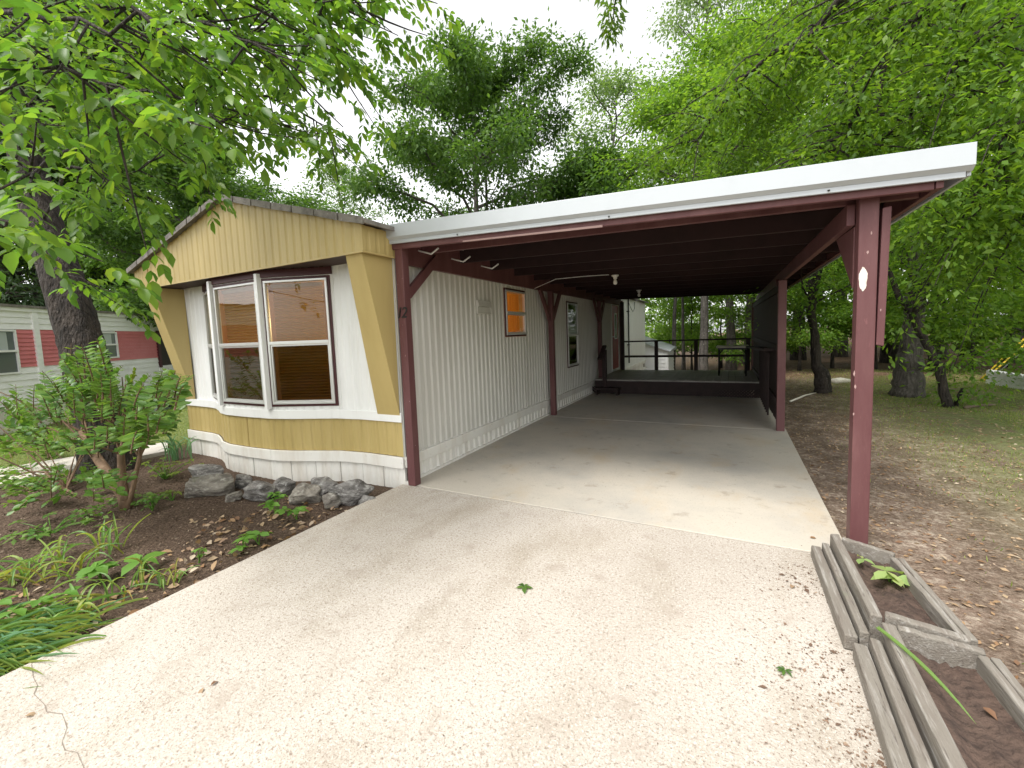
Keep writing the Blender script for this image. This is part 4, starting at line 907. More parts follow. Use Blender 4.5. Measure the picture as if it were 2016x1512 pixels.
# one long bough whose leafy tip hangs into the sky gap at the top middle
tw = np.array([eb_+(-.7,.2,9.2), at(1650,-420,8.6), at(1380,-300,7.0), at(1250,-140,6.2), at(1215,-40,6.0), at(1212,-5,6.0), at(1207,35,6.0), at(1203,66,6.0)])
MB().tube(tw, [.05,.04,.03,.02,.012,.008,.005,.003], 6).build('bough', M['bark'], ET, True)
tips2 = [tw[4]+(tw[-1]-tw[4])*f_+rng.normal(scale=.05,size=3)*(1.4-f_) for f_ in rng.uniform(.1,1,26)]+[tw[j]+(tw[j+1]-tw[j])*f_+rng.normal(scale=.2,size=3) for j in (1,2,3) for f_ in rng.uniform(.2,.9,12)]
pos, d, nm_, ll = clump_leaves(np.array(tips2), 9, .05, .085, 1.2, .9)
V, Fc = leaves(pos-np.array(ORG[ET.name]), d, nm_, ll, ll*.33); o_ = link('bough_tip_foliage', leaf_mesh('bough_tip_foliage', V, Fc, M['leaf_elm']), ET); o_["kind"] = "stuff"

# ------------------------------------------------------------------ leaves as single parts
def leaf_variant(name, mt, tmpl=T_NEAR, wr=.5, curl=1.0):
    tv, tf = tmpl; V = tv.copy(); V[:,1] *= wr; V[:,2] *= curl; return leaf_mesh(name, V, tf, mt)
def place_leaves(t, pos, d, nm_, ll, wr, mt, tmpl=T_NEAR, nmax=300, rest='foliage', part='leaf'):
    """the nmax leaves that show largest become parts of their own, the others one joined part"""
    o_ = np.array(ORG[t.name]); d = norm(d); s_ = norm(np.cross(nm_, d)); n_ = np.cross(d, s_)
    cc = (pos-CAM)@RW.T; uu = PX+F*cc[:,0]/np.maximum(cc[:,2],.1); vv = PY+F*cc[:,1]/np.maximum(cc[:,2],.1)
    vis = (cc[:,2] > .2) & (uu > 0) & (uu < PW) & (vv > 0) & (vv < PH)
    size = np.where(vis, ll/np.maximum(cc[:,2],.2)*(np.abs(np.sum(n_*norm(pos-CAM),1))*.6+.4), 0)
    order = np.argsort(-size); sel = order[:nmax]; sel = sel[size[sel] > 0]; oth = np.setdiff1d(np.arange(len(pos)), sel)
    vars_ = [leaf_variant('leaf', mt, tmpl, wr, c) for c in (.5,1.0,1.6)]
    for i in sel:
        o = bpy.data.objects.new(part, vars_[i % 3]); COL.objects.link(o); o.parent = t
        mm = Matrix.Identity(4); p = pos[i]-o_
        for a in range(3): mm[a][0] = d[i,a]*ll[i]; mm[a][1] = s_[i,a]*ll[i]; mm[a][2] = n_[i,a]*ll[i]; mm[a][3] = p[a]
        o.matrix_local = mm
    if len(oth):
        V, Fc = leaves(pos[oth]-o_, d[oth], nm_[oth], ll[oth], ll[oth]*wr, tmpl); f_ = link(rest, leaf_mesh(rest, V, Fc, mt), t); f_["kind"] = "stuff"

# ------------------------------------------------------------------ big leaning tree at left
tb = np.array([-4.35,-.9,-.08]); FT = thing('shade_tree', 'big dark-barked tree leaning left with broad leaves hanging over the home', 'tree', tuple(tb))
tk = np.array([[-4.30,-.9,-.15],[-4.33,-.9,.15],[-4.42,-.9,.6],[-4.56,-.9,1.1],[-4.66,-.9,1.45],[-4.84,-.9,1.95],[-5.03,-.9,2.4],[-5.38,-.9,3.1],[-5.72,-.9,4.0],[-5.80,-.9,4.9],[-5.72,-.9,6.2],[-5.6,-.9,8.]])
tr_ = [.33,.27,.245,.235,.228,.222,.215,.20,.185,.175,.16,.12]
tt = np.linspace(0,1,len(tk)); ts = np.linspace(0,1,70); nside = 36
P = np.stack([np.interp(ts,tt,tk[:,i]) for i in range(3)],1); Rr = np.interp(ts,tt,tr_)
V = []; Fq = []
ridge = rng.normal(size=(nside,)); ph = rng.uniform(0,6.28,nside)
for i, (p, r_) in enumerate(zip(P, Rr)):
    for j in range(nside):
        a = 2*math.pi*j/nside; q = r_*(1+.035*math.sin(5*a+i*.05)+.045*ridge[j]*math.sin(i*.55+ph[j])+.02*rng.normal())
        V.append((p[0]+math.cos(a)*q, p[1]+math.sin(a)*q, p[2]))
for i in range(len(P)-1):
    for j in range(nside): Fq.append((i*nside+j, i*nside+(j+1)%nside, (i+1)*nside+(j+1)%nside, (i+1)*nside+j))
link('trunk', np_mesh('trunk', np.array(V)-np.array(ORG[FT.name]), np.array(Fq), M['bark'], True), FT)
LP, LD, LN, LL = [], [], [], []
def compound(c, d, n_pair, ll, up_=(0,0,1)):
    """a pinnate leaf: leaflets in pairs along a stalk"""
    d = d/np.linalg.norm(d); s_ = np.cross(d, up_); s_ /= max(np.linalg.norm(s_), 1e-6); st = ll*.62
    for i in range(n_pair):
        b_ = c+d*st*(i+1); 
        for sg in (-1,1):
            LP.append(b_); LD.append(d*.75+s_*sg*.85+rng.normal(scale=.18,size=3)-np.array((0,0,.28))); LN.append(np.array((0,0,1))+rng.normal(scale=.30,size=3)); LL.append(ll*rng.uniform(.75,1.1)*(.75+.25*(i+1)/n_pair))
    LP.append(c+d*st*(n_pair+.4)); LD.append(d+rng.normal(scale=.12,size=3)-np.array((0,0,.3))); LN.append(np.array((0,0,1))+rng.normal(scale=.3,size=3)); LL.append(ll*1.15)
def spray(path, r_, nsub, lsub, ll, dens=.10, sag=.25):
    nsub = int(nsub*1.35)
    P = np.array(path); n_ = 10; t = np.linspace(0,1,len(P)); ts = np.linspace(0,1,n_)
    Q = np.stack([np.interp(ts,t,P[:,i]) for i in range(3)],1); Q[1:-1] += rng.normal(scale=.03,size=(n_-2,3))
    MB().tube(Q, list(np.linspace(r_*.38, r_*.10, n_)), 7, False).build('branch', M['bark'], FT, True)
    wt = MB()
    def along(a, b_, rr_):
        l = np.linalg.norm(b_-a); s_ = bez(a, b_, -sag*.15*l, 5); wt.tube(s_, list(np.linspace(rr_, .003, 5)), 4, False)
        m_ = max(2, int(l/dens))
        for f2 in (np.arange(m_)+rng.uniform(.3,1,m_))/m_:
            c = a+(b_-a)*f2; dd = norm((b_-a)/l*.7+rng.normal(size=3)*(.8,.8,.35)-np.array((0,0,.25))); compound(c, dd, int(rng.integers(2,4)), ll*rng.uniform(.8,1.15))
        dd = norm((b_-a)/l-np.array((0,0,.3))); compound(b_, dd, 3, ll)
    for j in range(nsub):
        f_ = .25+.75*(j+rng.uniform(0,1))/nsub; ip = f_*(n_-1); a = int(min(ip,n_-2)); c = Q[a]+(Q[a+1]-Q[a])*(ip-a)
        d = norm(norm(Q[a+1]-Q[a])*1.0+rng.normal(size=3)*(.8,.8,.4)); e2 = c+d*lsub*rng.uniform(.5,1.15); e2[2] -= sag*rng.uniform(.2,1.1)*lsub
        along(c, e2, r_*.15)
    along(Q[-2], Q[-1]+norm(Q[-1]-Q[-2])*.25, r_*.12)
    wt.build('twig', M['bark'], FT, True)["kind"] = 'stuff'
# limbs leave the trunk and reach over the bed towards the home and the camera
S = lambda z: np.array([np.interp(z,tk[:,2],tk[:,0]), -.9, z])
spray([S(4.6), at(150,120,5.8), at(330,40,5.0), at(520,10,4.6), at(680,0,4.4)], .07, 16, .8, .085)
spray([S(4.3), at(180,190,5.6), at(340,120,4.8), at(490,90,4.4), at(590,110,4.3)], .06, 15, .7, .085)
spray([S(3.8), at(150,290,5.4), at(300,230,4.9), at(450,230,4.6), at(580,250,4.5)], .05, 12, .5, .08)
spray([S(3.3), at(130,350,5.2), at(210,330,4.9), at(290,320,4.7)], .045, 9, .45, .08)
spray([S(5.4), at(180,-60,5.5), at(380,-80,4.6), at(560,-70,4.4), at(720,-60,4.5)], .07, 14, .8, .09)
spray([S(4.8), at(60,100,4.6), at(140,130,3.6), at(240,170,2.9)], .05, 13, .6, .085)
spray([S(4.0), at(20,220,4.2), at(30,290,3.2), at(60,350,2.7)], .04, 5, .40, .085)
spray([S(3.4), at(-50,330,4.0), at(-40,410,2.9), at(20,440,2.4)], .035, 4, .35, .085)
spray([S(2.9), at(60,520,4.6), at(120,545,4.0), at(180,560,3.8)], .022, 3, .25, .085)
spray([S(5.0), at(-60,40,5.0), at(60,20,4.0), at(200,40,3.3), at(330,70,3.0)], .05, 13, .6, .085)
spray([S(5.2), at(260,20,4.6), at(420,60,3.6), at(540,100,3.1)], .045, 12, .5, .08)
spray([S(4.4), at(220,180,4.4), at(350,200,3.6), at(450,230,3.2)], .04, 10, .42, .08)
spray([S(3.8), at(90,270,4.8), at(170,300,4.3), at(220,360,4.1)], .035, 7, .4, .085)
spray([S(5.8), at(60,-100,5.5), at(300,-90,4.2), at(480,-20,3.8)], .05, 13, .7, .09)
spray([S(4.5), at(330,180,5.4), at(500,190,5.0), at(610,230,4.8), at(670,290,4.7)], .04, 12, .45, .08)
spray([S(5.0), at(100,30,6.2), at(280,20,5.6), at(440,60,5.2), at(560,60,5.0)], .05, 16, .8, .085)
spray([S(4.2), at(60,200,6.0), at(200,190,5.6), at(330,190,5.3)], .05, 15, .7, .085)
spray([S(4.9), at(-20,130,6.4), at(90,110,6.0), at(240,100,5.6)], .05, 14, .8, .085)
LP, LD, LN, LL = map(np.array, (LP, LD, LN, LL))
place_leaves(FT, LP, LD, LN, LL, .50, M['leaf_fore'])
tops = []
for i in range(9):                           # the upper crown, above the picture
    az_ = i*2.4; e_ = np.array([-5.6+math.cos(az_)*2.0, -.9+math.sin(az_)*2.0, 8.4+.35*(i % 4)]); l_ = bez(np.array([-5.65,-.9,6.6+.15*i]), e_, .3, 6, .06)
    MB().tube(l_, list(np.linspace(.05,.012,6)), 6).build('branch', M['bark'], FT, True)
    for f_ in np.linspace(.35,1,5): tops.append(l_[0]+(e_-l_[0])*f_+rng.normal(scale=.25,size=3))
pos, d, nm_, ll = clump_leaves(np.array(tops), 14, .32, .13, .6, .35)
V, Fc = leaves(pos-np.array(ORG[FT.name]), d, nm_, ll, ll*.5); o_ = link('upper_foliage', leaf_mesh('upper_foliage', V, Fc, M['leaf_fore']), FT); o_["kind"] = 'stuff'

# ------------------------------------------------------------------ flowering shrub in the bed
sb0 = on(245,1000,2,-.07); SB = thing('shrub', 'leafy green shrub with tan forked stems in the bed beside the big trunk', 'shrub', tuple(sb0))
SYP = sb0[1]
def sp(u, v, dy=0.): q = on(u, v, 1, SYP+dy); return np.array([q[0], SYP+dy, q[2]])
main = [([(250,1003),(243,975),(215,935),(180,885),(160,850)],[.055,.050,.045,.038,.028],0),
        ([(247,985),(240,940),(238,895),(250,850)],[.042,.036,.030,.020],.05),
        ([(200,1010),(165,990),(130,965),(90,930)],[.032,.028,.022,.014],-.12),
        ([(252,1000),(262,960),(275,900),(285,850)],[.026,.022,.018,.012],.18)]
stem_pts = []
for pts, rad, dy in main:
    P = [sp(u, v, dy*i/3) for i, (u, v) in enumerate(pts)]; MB().tube(P, rad, 9).build('stem', M['stem'], SB, True); stem_pts.append(P)
SP_, SD_, SN_, SL_ = [], [], [], []; NP_, ND_, NN_, NL_ = [], [], [], []
wt = MB()
def shoot(a, b_, nl, ll, new=False):
    a = np.asarray(a); b_ = np.asarray(b_); d = b_-a; l = np.linalg.norm(d); d = d/l; s_ = norm(np.cross(d, (0,0,1))+rng.normal(scale=.3,size=3)); q_ = np.cross(d, s_)
    wt.tube(bez(a, b_, .06*l, 5), list(np.linspace(.006,.002,5)), 4, False)
    for i in range(nl):
        f_ = .15+.85*(i+.5)/nl; c = bez(a, b_, .06*l, 9)[int(f_*8)]; sg = 1 if i % 2 else -1; rot = rng.uniform(-.5,.5)
        dd = norm(s_*sg*math.cos(rot)+q_*math.sin(rot)+d*.45); n_ = np.array((0,0,1.))+d*.3+rng.normal(scale=.3,size=3)
        T = (NP_, ND_, NN_, NL_) if new and f_ > .45 else (SP_, SD_, SN_, SL_)
        T[0].append(c); T[1].append(dd); T[2].append(n_); T[3].append(ll*rng.uniform(.75,1.2)*(1.05-.35*f_))
blobs = [((160,800),70,62,26),((230,800),65,55,20),((75,830),70,45,18),((290,830),55,48,18),((130,880),90,40,20),((250,870),60,40,14),((50,880),60,35,14),((180,740),45,60,12),((140,960),80,45,16),((60,950),60,45,14),((230,960),45,35,9),((320,790),40,35,8)]
for (cu_, cv_), ru, rv, n_ in blobs:
    for _ in range(int(n_*1.7)):
        c = sp(cu_+rng.uniform(-1,1)*ru*.7, cv_+rng.uniform(-.6,1)*rv*.6, rng.uniform(-.55,.5))
        src = stem_pts[rng.integers(0,4)][-1]; out = norm(c-sp(200,900,0)+(0,0,.25)+rng.normal(scale=.25,size=3)); out = norm(out+(0,0,.35))
        shoot(c, c+out*rng.uniform(.18,.36), int(rng.integers(12,18)), .080)
for (u0,v0),(u1,v1),new in [((140,790),(140,676),True),((150,800),(120,700),True),((250,790),(268,724),True),((95,800),(84,730),False),((280,800),(335,752),True),((300,810),(345,735),True),((60,850),(8,850),True),((90,880),(5,905),True),((70,930),(0,960),False),((180,780),(170,720),True)]:
    shoot(sp(u0,v0,-.1), sp(u1,v1,-.1+rng.uniform(-.1,.1)), 20, .062, new)
for P in stem_pts:
    for _ in range(9):
        e2 = P[-1]+rng.normal(scale=.22,size=3)+(0,0,.25); wt.tube(bez(P[-1-int(rng.integers(0,2))], e2, .02, 5), list(np.linspace(.012,.004,5)), 5, False)
wt.build('twig', M['stem'], SB, True)["kind"] = 'stuff'
T_RND = (np.array([(0,0,0),(.22,.36,.04),(.22,0,-.02),(.22,-.36,.04),(.66,.44,.05),(.66,0,-.03),(.66,-.44,.05),(1,0,-.06)]), T_NEAR[1])
place_leaves(SB, *map(np.array,(SP_,SD_,SN_,SL_)), .72, M['leaf_shrub'], T_RND, 260)
place_leaves(SB, *map(np.array,(NP_,ND_,NN_,NL_)), .62, M['leaf_shrub_new'], T_RND, 40)

# ------------------------------------------------------------------ rocks along the skirting
def rock(u, v, wpx, hpx, dpt, label, seed, rz=0.):
    r2 = np.random.default_rng(seed); p = on(u, v, 2, -.07); dz = proj(p)[2]; w_ = wpx*dz/F*.60; h_ = hpx*dz/F*.50; d_ = dpt/2
    import bmesh
    bm = bmesh.new(); bmesh.ops.create_icosphere(bm, subdivisions=4, radius=1)
    pl_ = [(norm(r2.normal(size=3)*(1,1,.7)), r2.uniform(.50,.85)) for _ in range(18)]; k1 = r2.normal(size=(5,3))*2.2; f1 = r2.uniform(0,6,5)
    k3 = r2.normal(size=(6,3))*6; ly = norm(r2.normal(size=3)*(.5,.4,1))
    for vt in bm.verts:
        c = np.array(vt.co)
        for n_, q in pl_:
            e_ = c@n_-q
            if e_ > 0: c = c-n_*e_*.92
        c = c*(1+.035*sum(math.sin(float(k1[i]@c*2.2)+f1[i]) for i in range(5))+.022*np.tanh(2*math.sin(float(ly@c)*11+1.5*math.sin(float(k1[0]@c)*.6)))+.006*sum(math.sin(float(k3[i]@c)+f1[i%5]) for i in range(6)))
        vt.co = Vector((c[0]*w_, c[1]*d_, c[2]*h_))
    me = bpy.data.meshes.new('rock'); bm.to_mesh(me); bm.free(); me.polygons.foreach_set('use_smooth', [True]*len(me.polygons)); me.materials.append(M['rock_tan' if seed in (2,4,7,9) else 'rock'])
    o = link('rock', me, None, (p[0], p[1], -.07+h_*.46)); o.rotation_euler = (r2.uniform(-.1,.1), r2.uniform(-.12,.12), rz+.3); tag(o, label, 'rock', 'grey rocks edging the mobile home'); return o
rock(408,945,85,50,.30,'mossy grey rock at the left end of the row, touching the skirting',1)
rock(424,972,105,58,.34,'wide flat pale rock in front of the mossy one at the left of the row',2,.2)
rock(480,958,42,38,.2,'small dark pointed rock wedged behind the tan stone',3)
rock(458,984,34,26,.14,'small tan rock fragment at the front of the row',4)
rock(512,982,78,50,.30,'grey rock right of the small tan fragment',5,.1)
rock(556,970,56,46,.28,'rounded dark-topped rock leaning on the skirting mid row',6)
rock(594,988,74,48,.3,'low grey rock mid row behind the bright weeds',7,-.1)
rock(642,975,62,58,.3,'tall blocky rock right of the middle of the row',8)
rock(650,1000,32,40,.18,'small upright pale rock in front of the two tallest rocks',9)
rock(692,990,80,62,.32,'largest slanted dark rock near the driveway end of the row',10,.3)
rock(722,996,36,36,.22,'small rock at the driveway end of the row',11)

# ------------------------------------------------------------------ planters beside the front post
def plank(par, a, b_, wd, z0, z1, name='timber', jit=.004):
    a = np.array(a, float); b_ = np.array(b_, float); d = norm(b_-a); s_ = np.array((-d[1], d[0]))*wd/2; n_ = 9; V = []
    for i in range(n_+1):
        c = a+(b_-a)*i/n_; j = rng.normal(scale=jit,size=4)*.5
        for (x, y), z in ((c-s_*(1+j[0]*8),z0),(c+s_,z0),(c+s_*.9,z1+j[1]),(c-s_*.9,z1+j[2])): V.append((x,y,z))
    Fc = [(0,1,2,3)]+[(i*4+k2,i*4+4+k2,i*4+4+(k2+1)%4,i*4+(k2+1)%4) for i in range(n_) for k2 in range(4)]; q = n_*4; Fc.append((q+3,q+2,q+1,q))
    return MB().add(V, Fc).build(name, M['timber'], par, bevel=.006)
def soil(par, pts, z):
    c = np.mean(pts, 0); n_ = 14; V = []; P4 = np.array(pts)
    for i in range(n_+1):
        for j in range(n_+1):
            a, b_ = i/n_, j/n_; p = (P4[0]*(1-a)+P4[1]*a)*(1-b_)+(P4[3]*(1-a)+P4[2]*a)*b_; V.append((p[0],p[1],z+rng.normal(scale=.006)+.012*math.sin(a*7+b_*5)))
    return MB().add(V, [(i*(n_+1)+j,(i+1)*(n_+1)+j,(i+1)*(n_+1)+j+1,i*(n_+1)+j+1) for i in range(n_) for j in range(n_)]).build('soil', M['soil'], par, True)
PB1 = thing('planter_box', 'small weathered timber planter with a pale hosta, touching the front post', 'planter', (3.56,-.5,0))
plank(PB1,(3.375,-.06),(3.375,-.95),.055,.004,.075); plank(PB1,(3.425,-.05),(3.425,-.94),.04,.004,.10); plank(PB1,(3.475,-.03),(3.480,-.875),.05,.006,.16)
plank(PB1,(3.51,-.055),(3.73,-.175),.036,.006,.155); plank(PB1,(3.515,-.853),(3.775,-.915),.042,.01,.165)
plank(PB1,(3.715,-.21),(3.765,-.88),.032,-.05,.15); plank(PB1,(3.752,-.19),(3.80,-.88),.034,-.05,.142)
soil(PB1,[(3.50,-.09),(3.71,-.19),(3.75,-.88),(3.50,-.84)],.085)
PB2 = thing('planter_box', 'longer weathered timber planter at the bottom right corner', 'planter', (3.6,-1.5,0))
plank(PB2,(3.40,-.985),(3.35,-2.3),.055,.004,.07); plank(PB2,(3.452,-.98),(3.405,-2.3),.045,.004,.105); plank(PB2,(3.508,-.93),(3.475,-2.3),.055,.006,.16)
plank(PB2,(3.54,-.925),(3.80,-.965),.04,.0,.155); plank(PB2,(3.783,-.99),(3.80,-2.3),.034,-.05,.15); plank(PB2,(3.822,-.98),(3.84,-2.3),.034,-.05,.143)
soil(PB2,[(3.53,-.95),(3.77,-.98),(3.785,-2.3),(3.50,-2.3)],.07)

# strap and broad leaves as shared shapes
def strap_mesh(name, mt, arch, n=7, fold=.25, tw=0.):
    V = []; Fc = []
    for i in range(n+1):
        t = i/n; x = t*(1-.28*arch*t); z = .75*arch*(t-t*t*1.12); wd = (.5 if t < .6 else .5*(1-(t-.6)/.4)**.7)*.9+.02; wd *= .12
        V += [(x,wd,z+wd*fold),(x,0,z-wd*fold),(x,-wd,z+wd*fold+tw*t*.05)]
    for i in range(n):
        for k2 in range(2): Fc.append((i*3+k2,i*3+k2+1,i*3+k2+4,i*3+k2+3))
    me = MB().add(V, Fc).mesh(name, smooth=True); me.materials.append(mt); return me
STR = {k2: [strap_mesh('strap_leaf', M[k2], a, tw=t) for a, t in ((.25,0),(.5,.5),(.8,-.5),(1.1,.3),(1.35,0))] for k2 in ('leaf_lily','leaf_lily_yellow','leaf_iris')}
def put(me, name, par, pos, az, tilt, ln, wd):
    o = bpy.data.objects.new(name, me); COL.objects.link(o); o.parent = par; p = Vector(pos)-Vector(ORG[par.name])
    o.matrix_local = Matrix.Translation(p) @ Matrix.Rotation(az,4,'Z') @ Matrix.Rotation(-tilt,4,'Y') @ Matrix.Diagonal((ln,wd,ln,1)); return o
def lily(u, v, label, n_, ln, mts=('leaf_lily',), spread=.08, azc=None, azs=3.14, tilt=(.3,1.1), wd=.12, cat='plant', name='daylily', var=(1,5)):
    p = on(u, v, 2, -.06); t = thing(name, label, cat, tuple(p), 'strap-leaved plants in the bed' if name == 'daylily' else None)
    for i in range(n_):
        az = rng.uniform(-math.pi,math.pi) if azc is None else azc+rng.uniform(-azs,azs)
        q = p+np.array([rng.normal(scale=spread), rng.normal(scale=spread), 0]); l = ln*rng.uniform(.6,1.2)
        put(STR[mts[int(rng.integers(0,len(mts)))]][int(rng.integers(*var))], 'strap_leaf', t, q, az, rng.uniform(*tilt), l, wd*rng.uniform(.7,1.2))
    return t
lily(205,1085,'upright green strap-leaved clump just in front of the shrub',16,.34,spread=.05,tilt=(.6,1.3),wd=.13)
lily(335,1150,'small yellow-green tuft at the driveway edge nearest the seedlings',12,.20,('leaf_lily','leaf_lily_yellow'),.03,wd=.10)
lily(260,1165,'arching green tuft left of the small yellow-green tuft',16,.26,('leaf_lily','leaf_lily','leaf_lily_yellow'),.06,wd=.11)
lily(120,1225,'yellowing strap-leaved clump between the dry leaves and the flattened grass-like leaves',26,.26,('leaf_lily_yellow','leaf_lily'),.08,tilt=(.1,.8),wd=.15)
lily(15,1150,'yellow and green strap leaves at the left picture edge',20,.34,('leaf_lily_yellow','leaf_lily'),.12,tilt=(.0,.6),wd=.13)
lily(60,1130,'green strap-leaved clump below the left ground cover',22,.32,('leaf_lily',),.12,tilt=(.2,.9),wd=.13)
lily(130,1130,'loose green strap-leaved clump in front of the stems',18,.30,('leaf_lily','leaf_lily_yellow'),.10,tilt=(.2,.9),wd=.12)
for i, (u, v, lab) in enumerate([(-30,1262,'flattened mass of long green leaves at the lower left edge'),(20,1290,'flattened long green leaves touching the driveway corner'),(-70,1300,'flattened long green leaves at the very bottom of the bed')]):
    lily(u, v, lab, 95, .38, ('leaf_lily','leaf_lily','leaf_lily','leaf_iris'), .12, azc=.55, azs=.6, tilt=(.0,.3), wd=.055, var=(0,3))
lily(345,905,'blue-green strap-leaved clump against the corner of the skirting',22,.5,('leaf_iris',),.08,tilt=(.7,1.4),wd=.13,name='iris_clump',cat='plant')
# palmate and broad-leaved seedlings
def seedling(u, v, label, groups, ll, wr, mt='leaf_weed', nleaf=5, h=.10, sp_=.10, name='seedling', tmpl=T_NEAR, grp='weeds at the driveway edge', z=-.07):
    p = on(u, v, 2, z); t = thing(name, label, 'plant', tuple(p), grp); A, B, Cn, Ln = [], [], [], []
    for g_ in range(groups):
        c = p+np.array([rng.normal(scale=sp_), rng.normal(scale=sp_), h*rng.uniform(.6,1.3)])
        MB().tube([p+rng.normal(scale=.004,size=3), (p+c)/2+(0,0,.02), c], [.004,.003,.002], 5).build('stem', M['leaf_weed'], t)
        a0 = rng.uniform(0,6.28)
        for i in range(nleaf):
            a = a0+i*6.28/nleaf*(.85)+rng.uniform(-.2,.2); A.append(c); B.append(np.array([math.cos(a),math.sin(a),rng.uniform(-.25,.2)])); Cn.append(np.array([0,0,1.])+rng.normal(scale=.2,size=3)); Ln.append(ll*rng.uniform(.75,1.15))
    place_leaves(t, *map(np.array,(A,B,Cn,Ln)), wr, M[mt], tmpl, 300); return t
seedling(548,1015,'tall bright five-leaved weed in front of the rock row',5,.085,.55,h=.16,sp_=.08)
seedling(585,1022,'bright broad-leaved weed right beside the tall five-leaved one',3,.09,.6,h=.10,sp_=.06)
seedling(480,1080,'low five-leaved weed at the driveway edge below the tall one',3,.085,.5,h=.07,sp_=.07)
seedling(510,1072,'low five-leaved weed touching the concrete, right of its twin',2,.095,.5,h=.07,sp_=.05)
seedling(392,1108,'tiny pale seedling alone on the dark soil',3,.04,.5,h=.08,sp_=.03)
seedling(290,1120,'seedling with three large broad leaves',2,.13,.62,nleaf=3,h=.12,sp_=.05)
seedling(200,1140,'bright lobed seedling in front of the shrub base',4,.11,.7,nleaf=5,h=.10,sp_=.07)
seedling(75,1215,'broad yellow-green leaved weed among the strap leaves at left',4,.09,.6,nleaf=4,h=.10,sp_=.08)
seedling(325,945,'bright green low bush at the corner of the rock row',26,.055,.6,'leaf_shrub_new',4,.17,.12)
seedling(340,985,'small fern-green plant below the corner bush',8,.05,.5,'leaf_shrub_new',4,.08,.08)
seedling(100,1050,'dark leafy low plant left of the shrub base',14,.07,.6,'leaf_shrub',4,.10,.18)
seedling(300,1005,'leafy shoots at the foot of the shrub',10,.06,.6,'leaf_shrub',4,.12,.10)
hp = on(1750,1145,2,.085)
seedling(1752,1148,'pale yellow-green hosta drooping in the small planter',2,.115,.55,'leaf_hosta',4,.07,.02,name='hosta',grp=None,z=.085)
seedling(1697,1112,'small pale sprout in the far corner of the small planter',1,.075,.5,'leaf_hosta',3,.055,.01,name='sprout',grp=None,z=.085)
seedling(1873,1280,'tiny green seedling against the far board of the longer planter',1,.035,.8,'leaf_weed',4,.03,.005,name='seedling',grp=None,z=.075)
bl0, bl1 = on(1726,1235,2,.17), on(1925,1432,2,.12); BLD = thing('grass_blade', 'single long green blade lying across the longer planter', 'leaf', tuple(bl0))
d = bl1-bl0; put(STR['leaf_lily'][0], 'blade', BLD, bl0, math.atan2(d[1],d[0]), -.08, float(np.linalg.norm(d))*1.06, .13)
# sprig and bits lying on the concrete
sg = on(1032,1157,2,.004); SG = thing('leaf_sprig', 'green three-leaved sprig lying alone on the driveway', 'leaf', tuple(sg))
A = np.repeat(sg[None],5,0)+(0,0,.006); B = np.array([(math.cos(a),math.sin(a),.05) for a in (.2,1.3,2.7,3.7,5.2)]); place_leaves(SG, A, B, np.repeat(np.array([[0,0,1.]]),5,0)+rng.normal(scale=.1,size=(5,3)), np.array([.055,.04,.055,.05,.06]), .5, M['leaf_oak'])
sg = on(1545,1322,2,.004); SG = thing('leaf_sprig', 'wilted green sprig on the concrete left of the longer planter', 'leaf', tuple(sg))
A = np.repeat(sg[None],6,0)+(0,0,.006); B = np.array([(math.cos(a),math.sin(a),.05) for a in (.4,2.,2.9,3.6,4.4,5.6)]); place_leaves(SG, A, B, np.repeat(np.array([[0,0,1.]]),6,0)+rng.normal(scale=.15,size=(6,3)), np.full(6,.035), .4, M['leaf_oak'])
for k2, (u, v, lab) in enumerate([(1693,1300,'tan dead leaf at the joint between the planters'),(1680,1290,'orange dead leaf by the planter joint'),(400,1354,'dark fragment pair on the driveway, upper one'),(415,1350,'dark fragment pair on the driveway, lower one'),(48,1410,'dark seed case near the crack'),(1607,1060,'curled dark bit beside the planter corner'),(1558,1158,'dark crumb pile left of the small planter'),(1935,1392,'pale round stone-like dead leaf in the longer planter')]):
    p = on(u, v, 2, .006 if u < 1900 else .085); o = leaf_variant('fallen_leaf', M['dead'], T_NEAR, .6, 2.); ob = link('fallen_leaf', o, None, tuple(p)); ob.rotation_euler = (rng.uniform(-.2,.2),rng.uniform(-.2,.2),rng.uniform(0,6)); s_ = rng.uniform(.025,.05) if u < 1500 else .045; ob.scale = (s_,)*3; tag(ob, lab, 'leaf')

# ------------------------------------------------------------------ white block edging and yellow poles at the right edge
WB = thing('block_edging', 'low white scalloped block edging at the right edge of the lawn', 'edging', tuple(on(1990,765,2,-.08)))
e0, e1 = on(1948,757,2,-.08), on(2060,778,2,-.08); dv = e1-e0; L_ = np.linalg.norm(dv[:2]); dv = dv/L_; nv = np.array([-dv[1],dv[0],0]); bw = .13
blk = MB(); n_ = 10; prof = [(-.5,0),(.5,0),(.5,.55)]+[(.5*math.cos(a),.55+.45*math.sin(a)) for a in np.linspace(0.3,math.pi-.3,7)]+[(-.5,.55)]
for r_ in range(3):
    for i in range(int(L_/bw)+1):
        mb = MB(); c = e0+dv*(i+.5*(r_ % 2))*bw; V = []
        for t in (-.04,.04):
            for a, z in prof: q = c+dv*a*bw*.96+nv*t; V.append((q[0],q[1],-.08+r_*.105+z*.135))
        m_ = len(prof); mb.add(V, [tuple(reversed(range(m_))), tuple(range(m_,2*m_))]+[(j,(j+1)%m_,(j+1)%m_+m_,j+m_) for j in range(m_)]); mb.build('edging_block', M['white_block'], WB)
def pole(u0, v0, u1, v1, dist, r_, mt, label):
    a = on(u0,v0,2,-.05); b_ = at(u1,v1,np.linalg.norm(a-CAM)*1.02); t = MB().tube([a+(a-b_)*.03,(a+b_)/2+(0,0,.01),b_], r_, 8); o = t.build('leaning_pole', M[mt], smooth=True); tag(o, label, 'pole', 'poles by the white edging'); return o
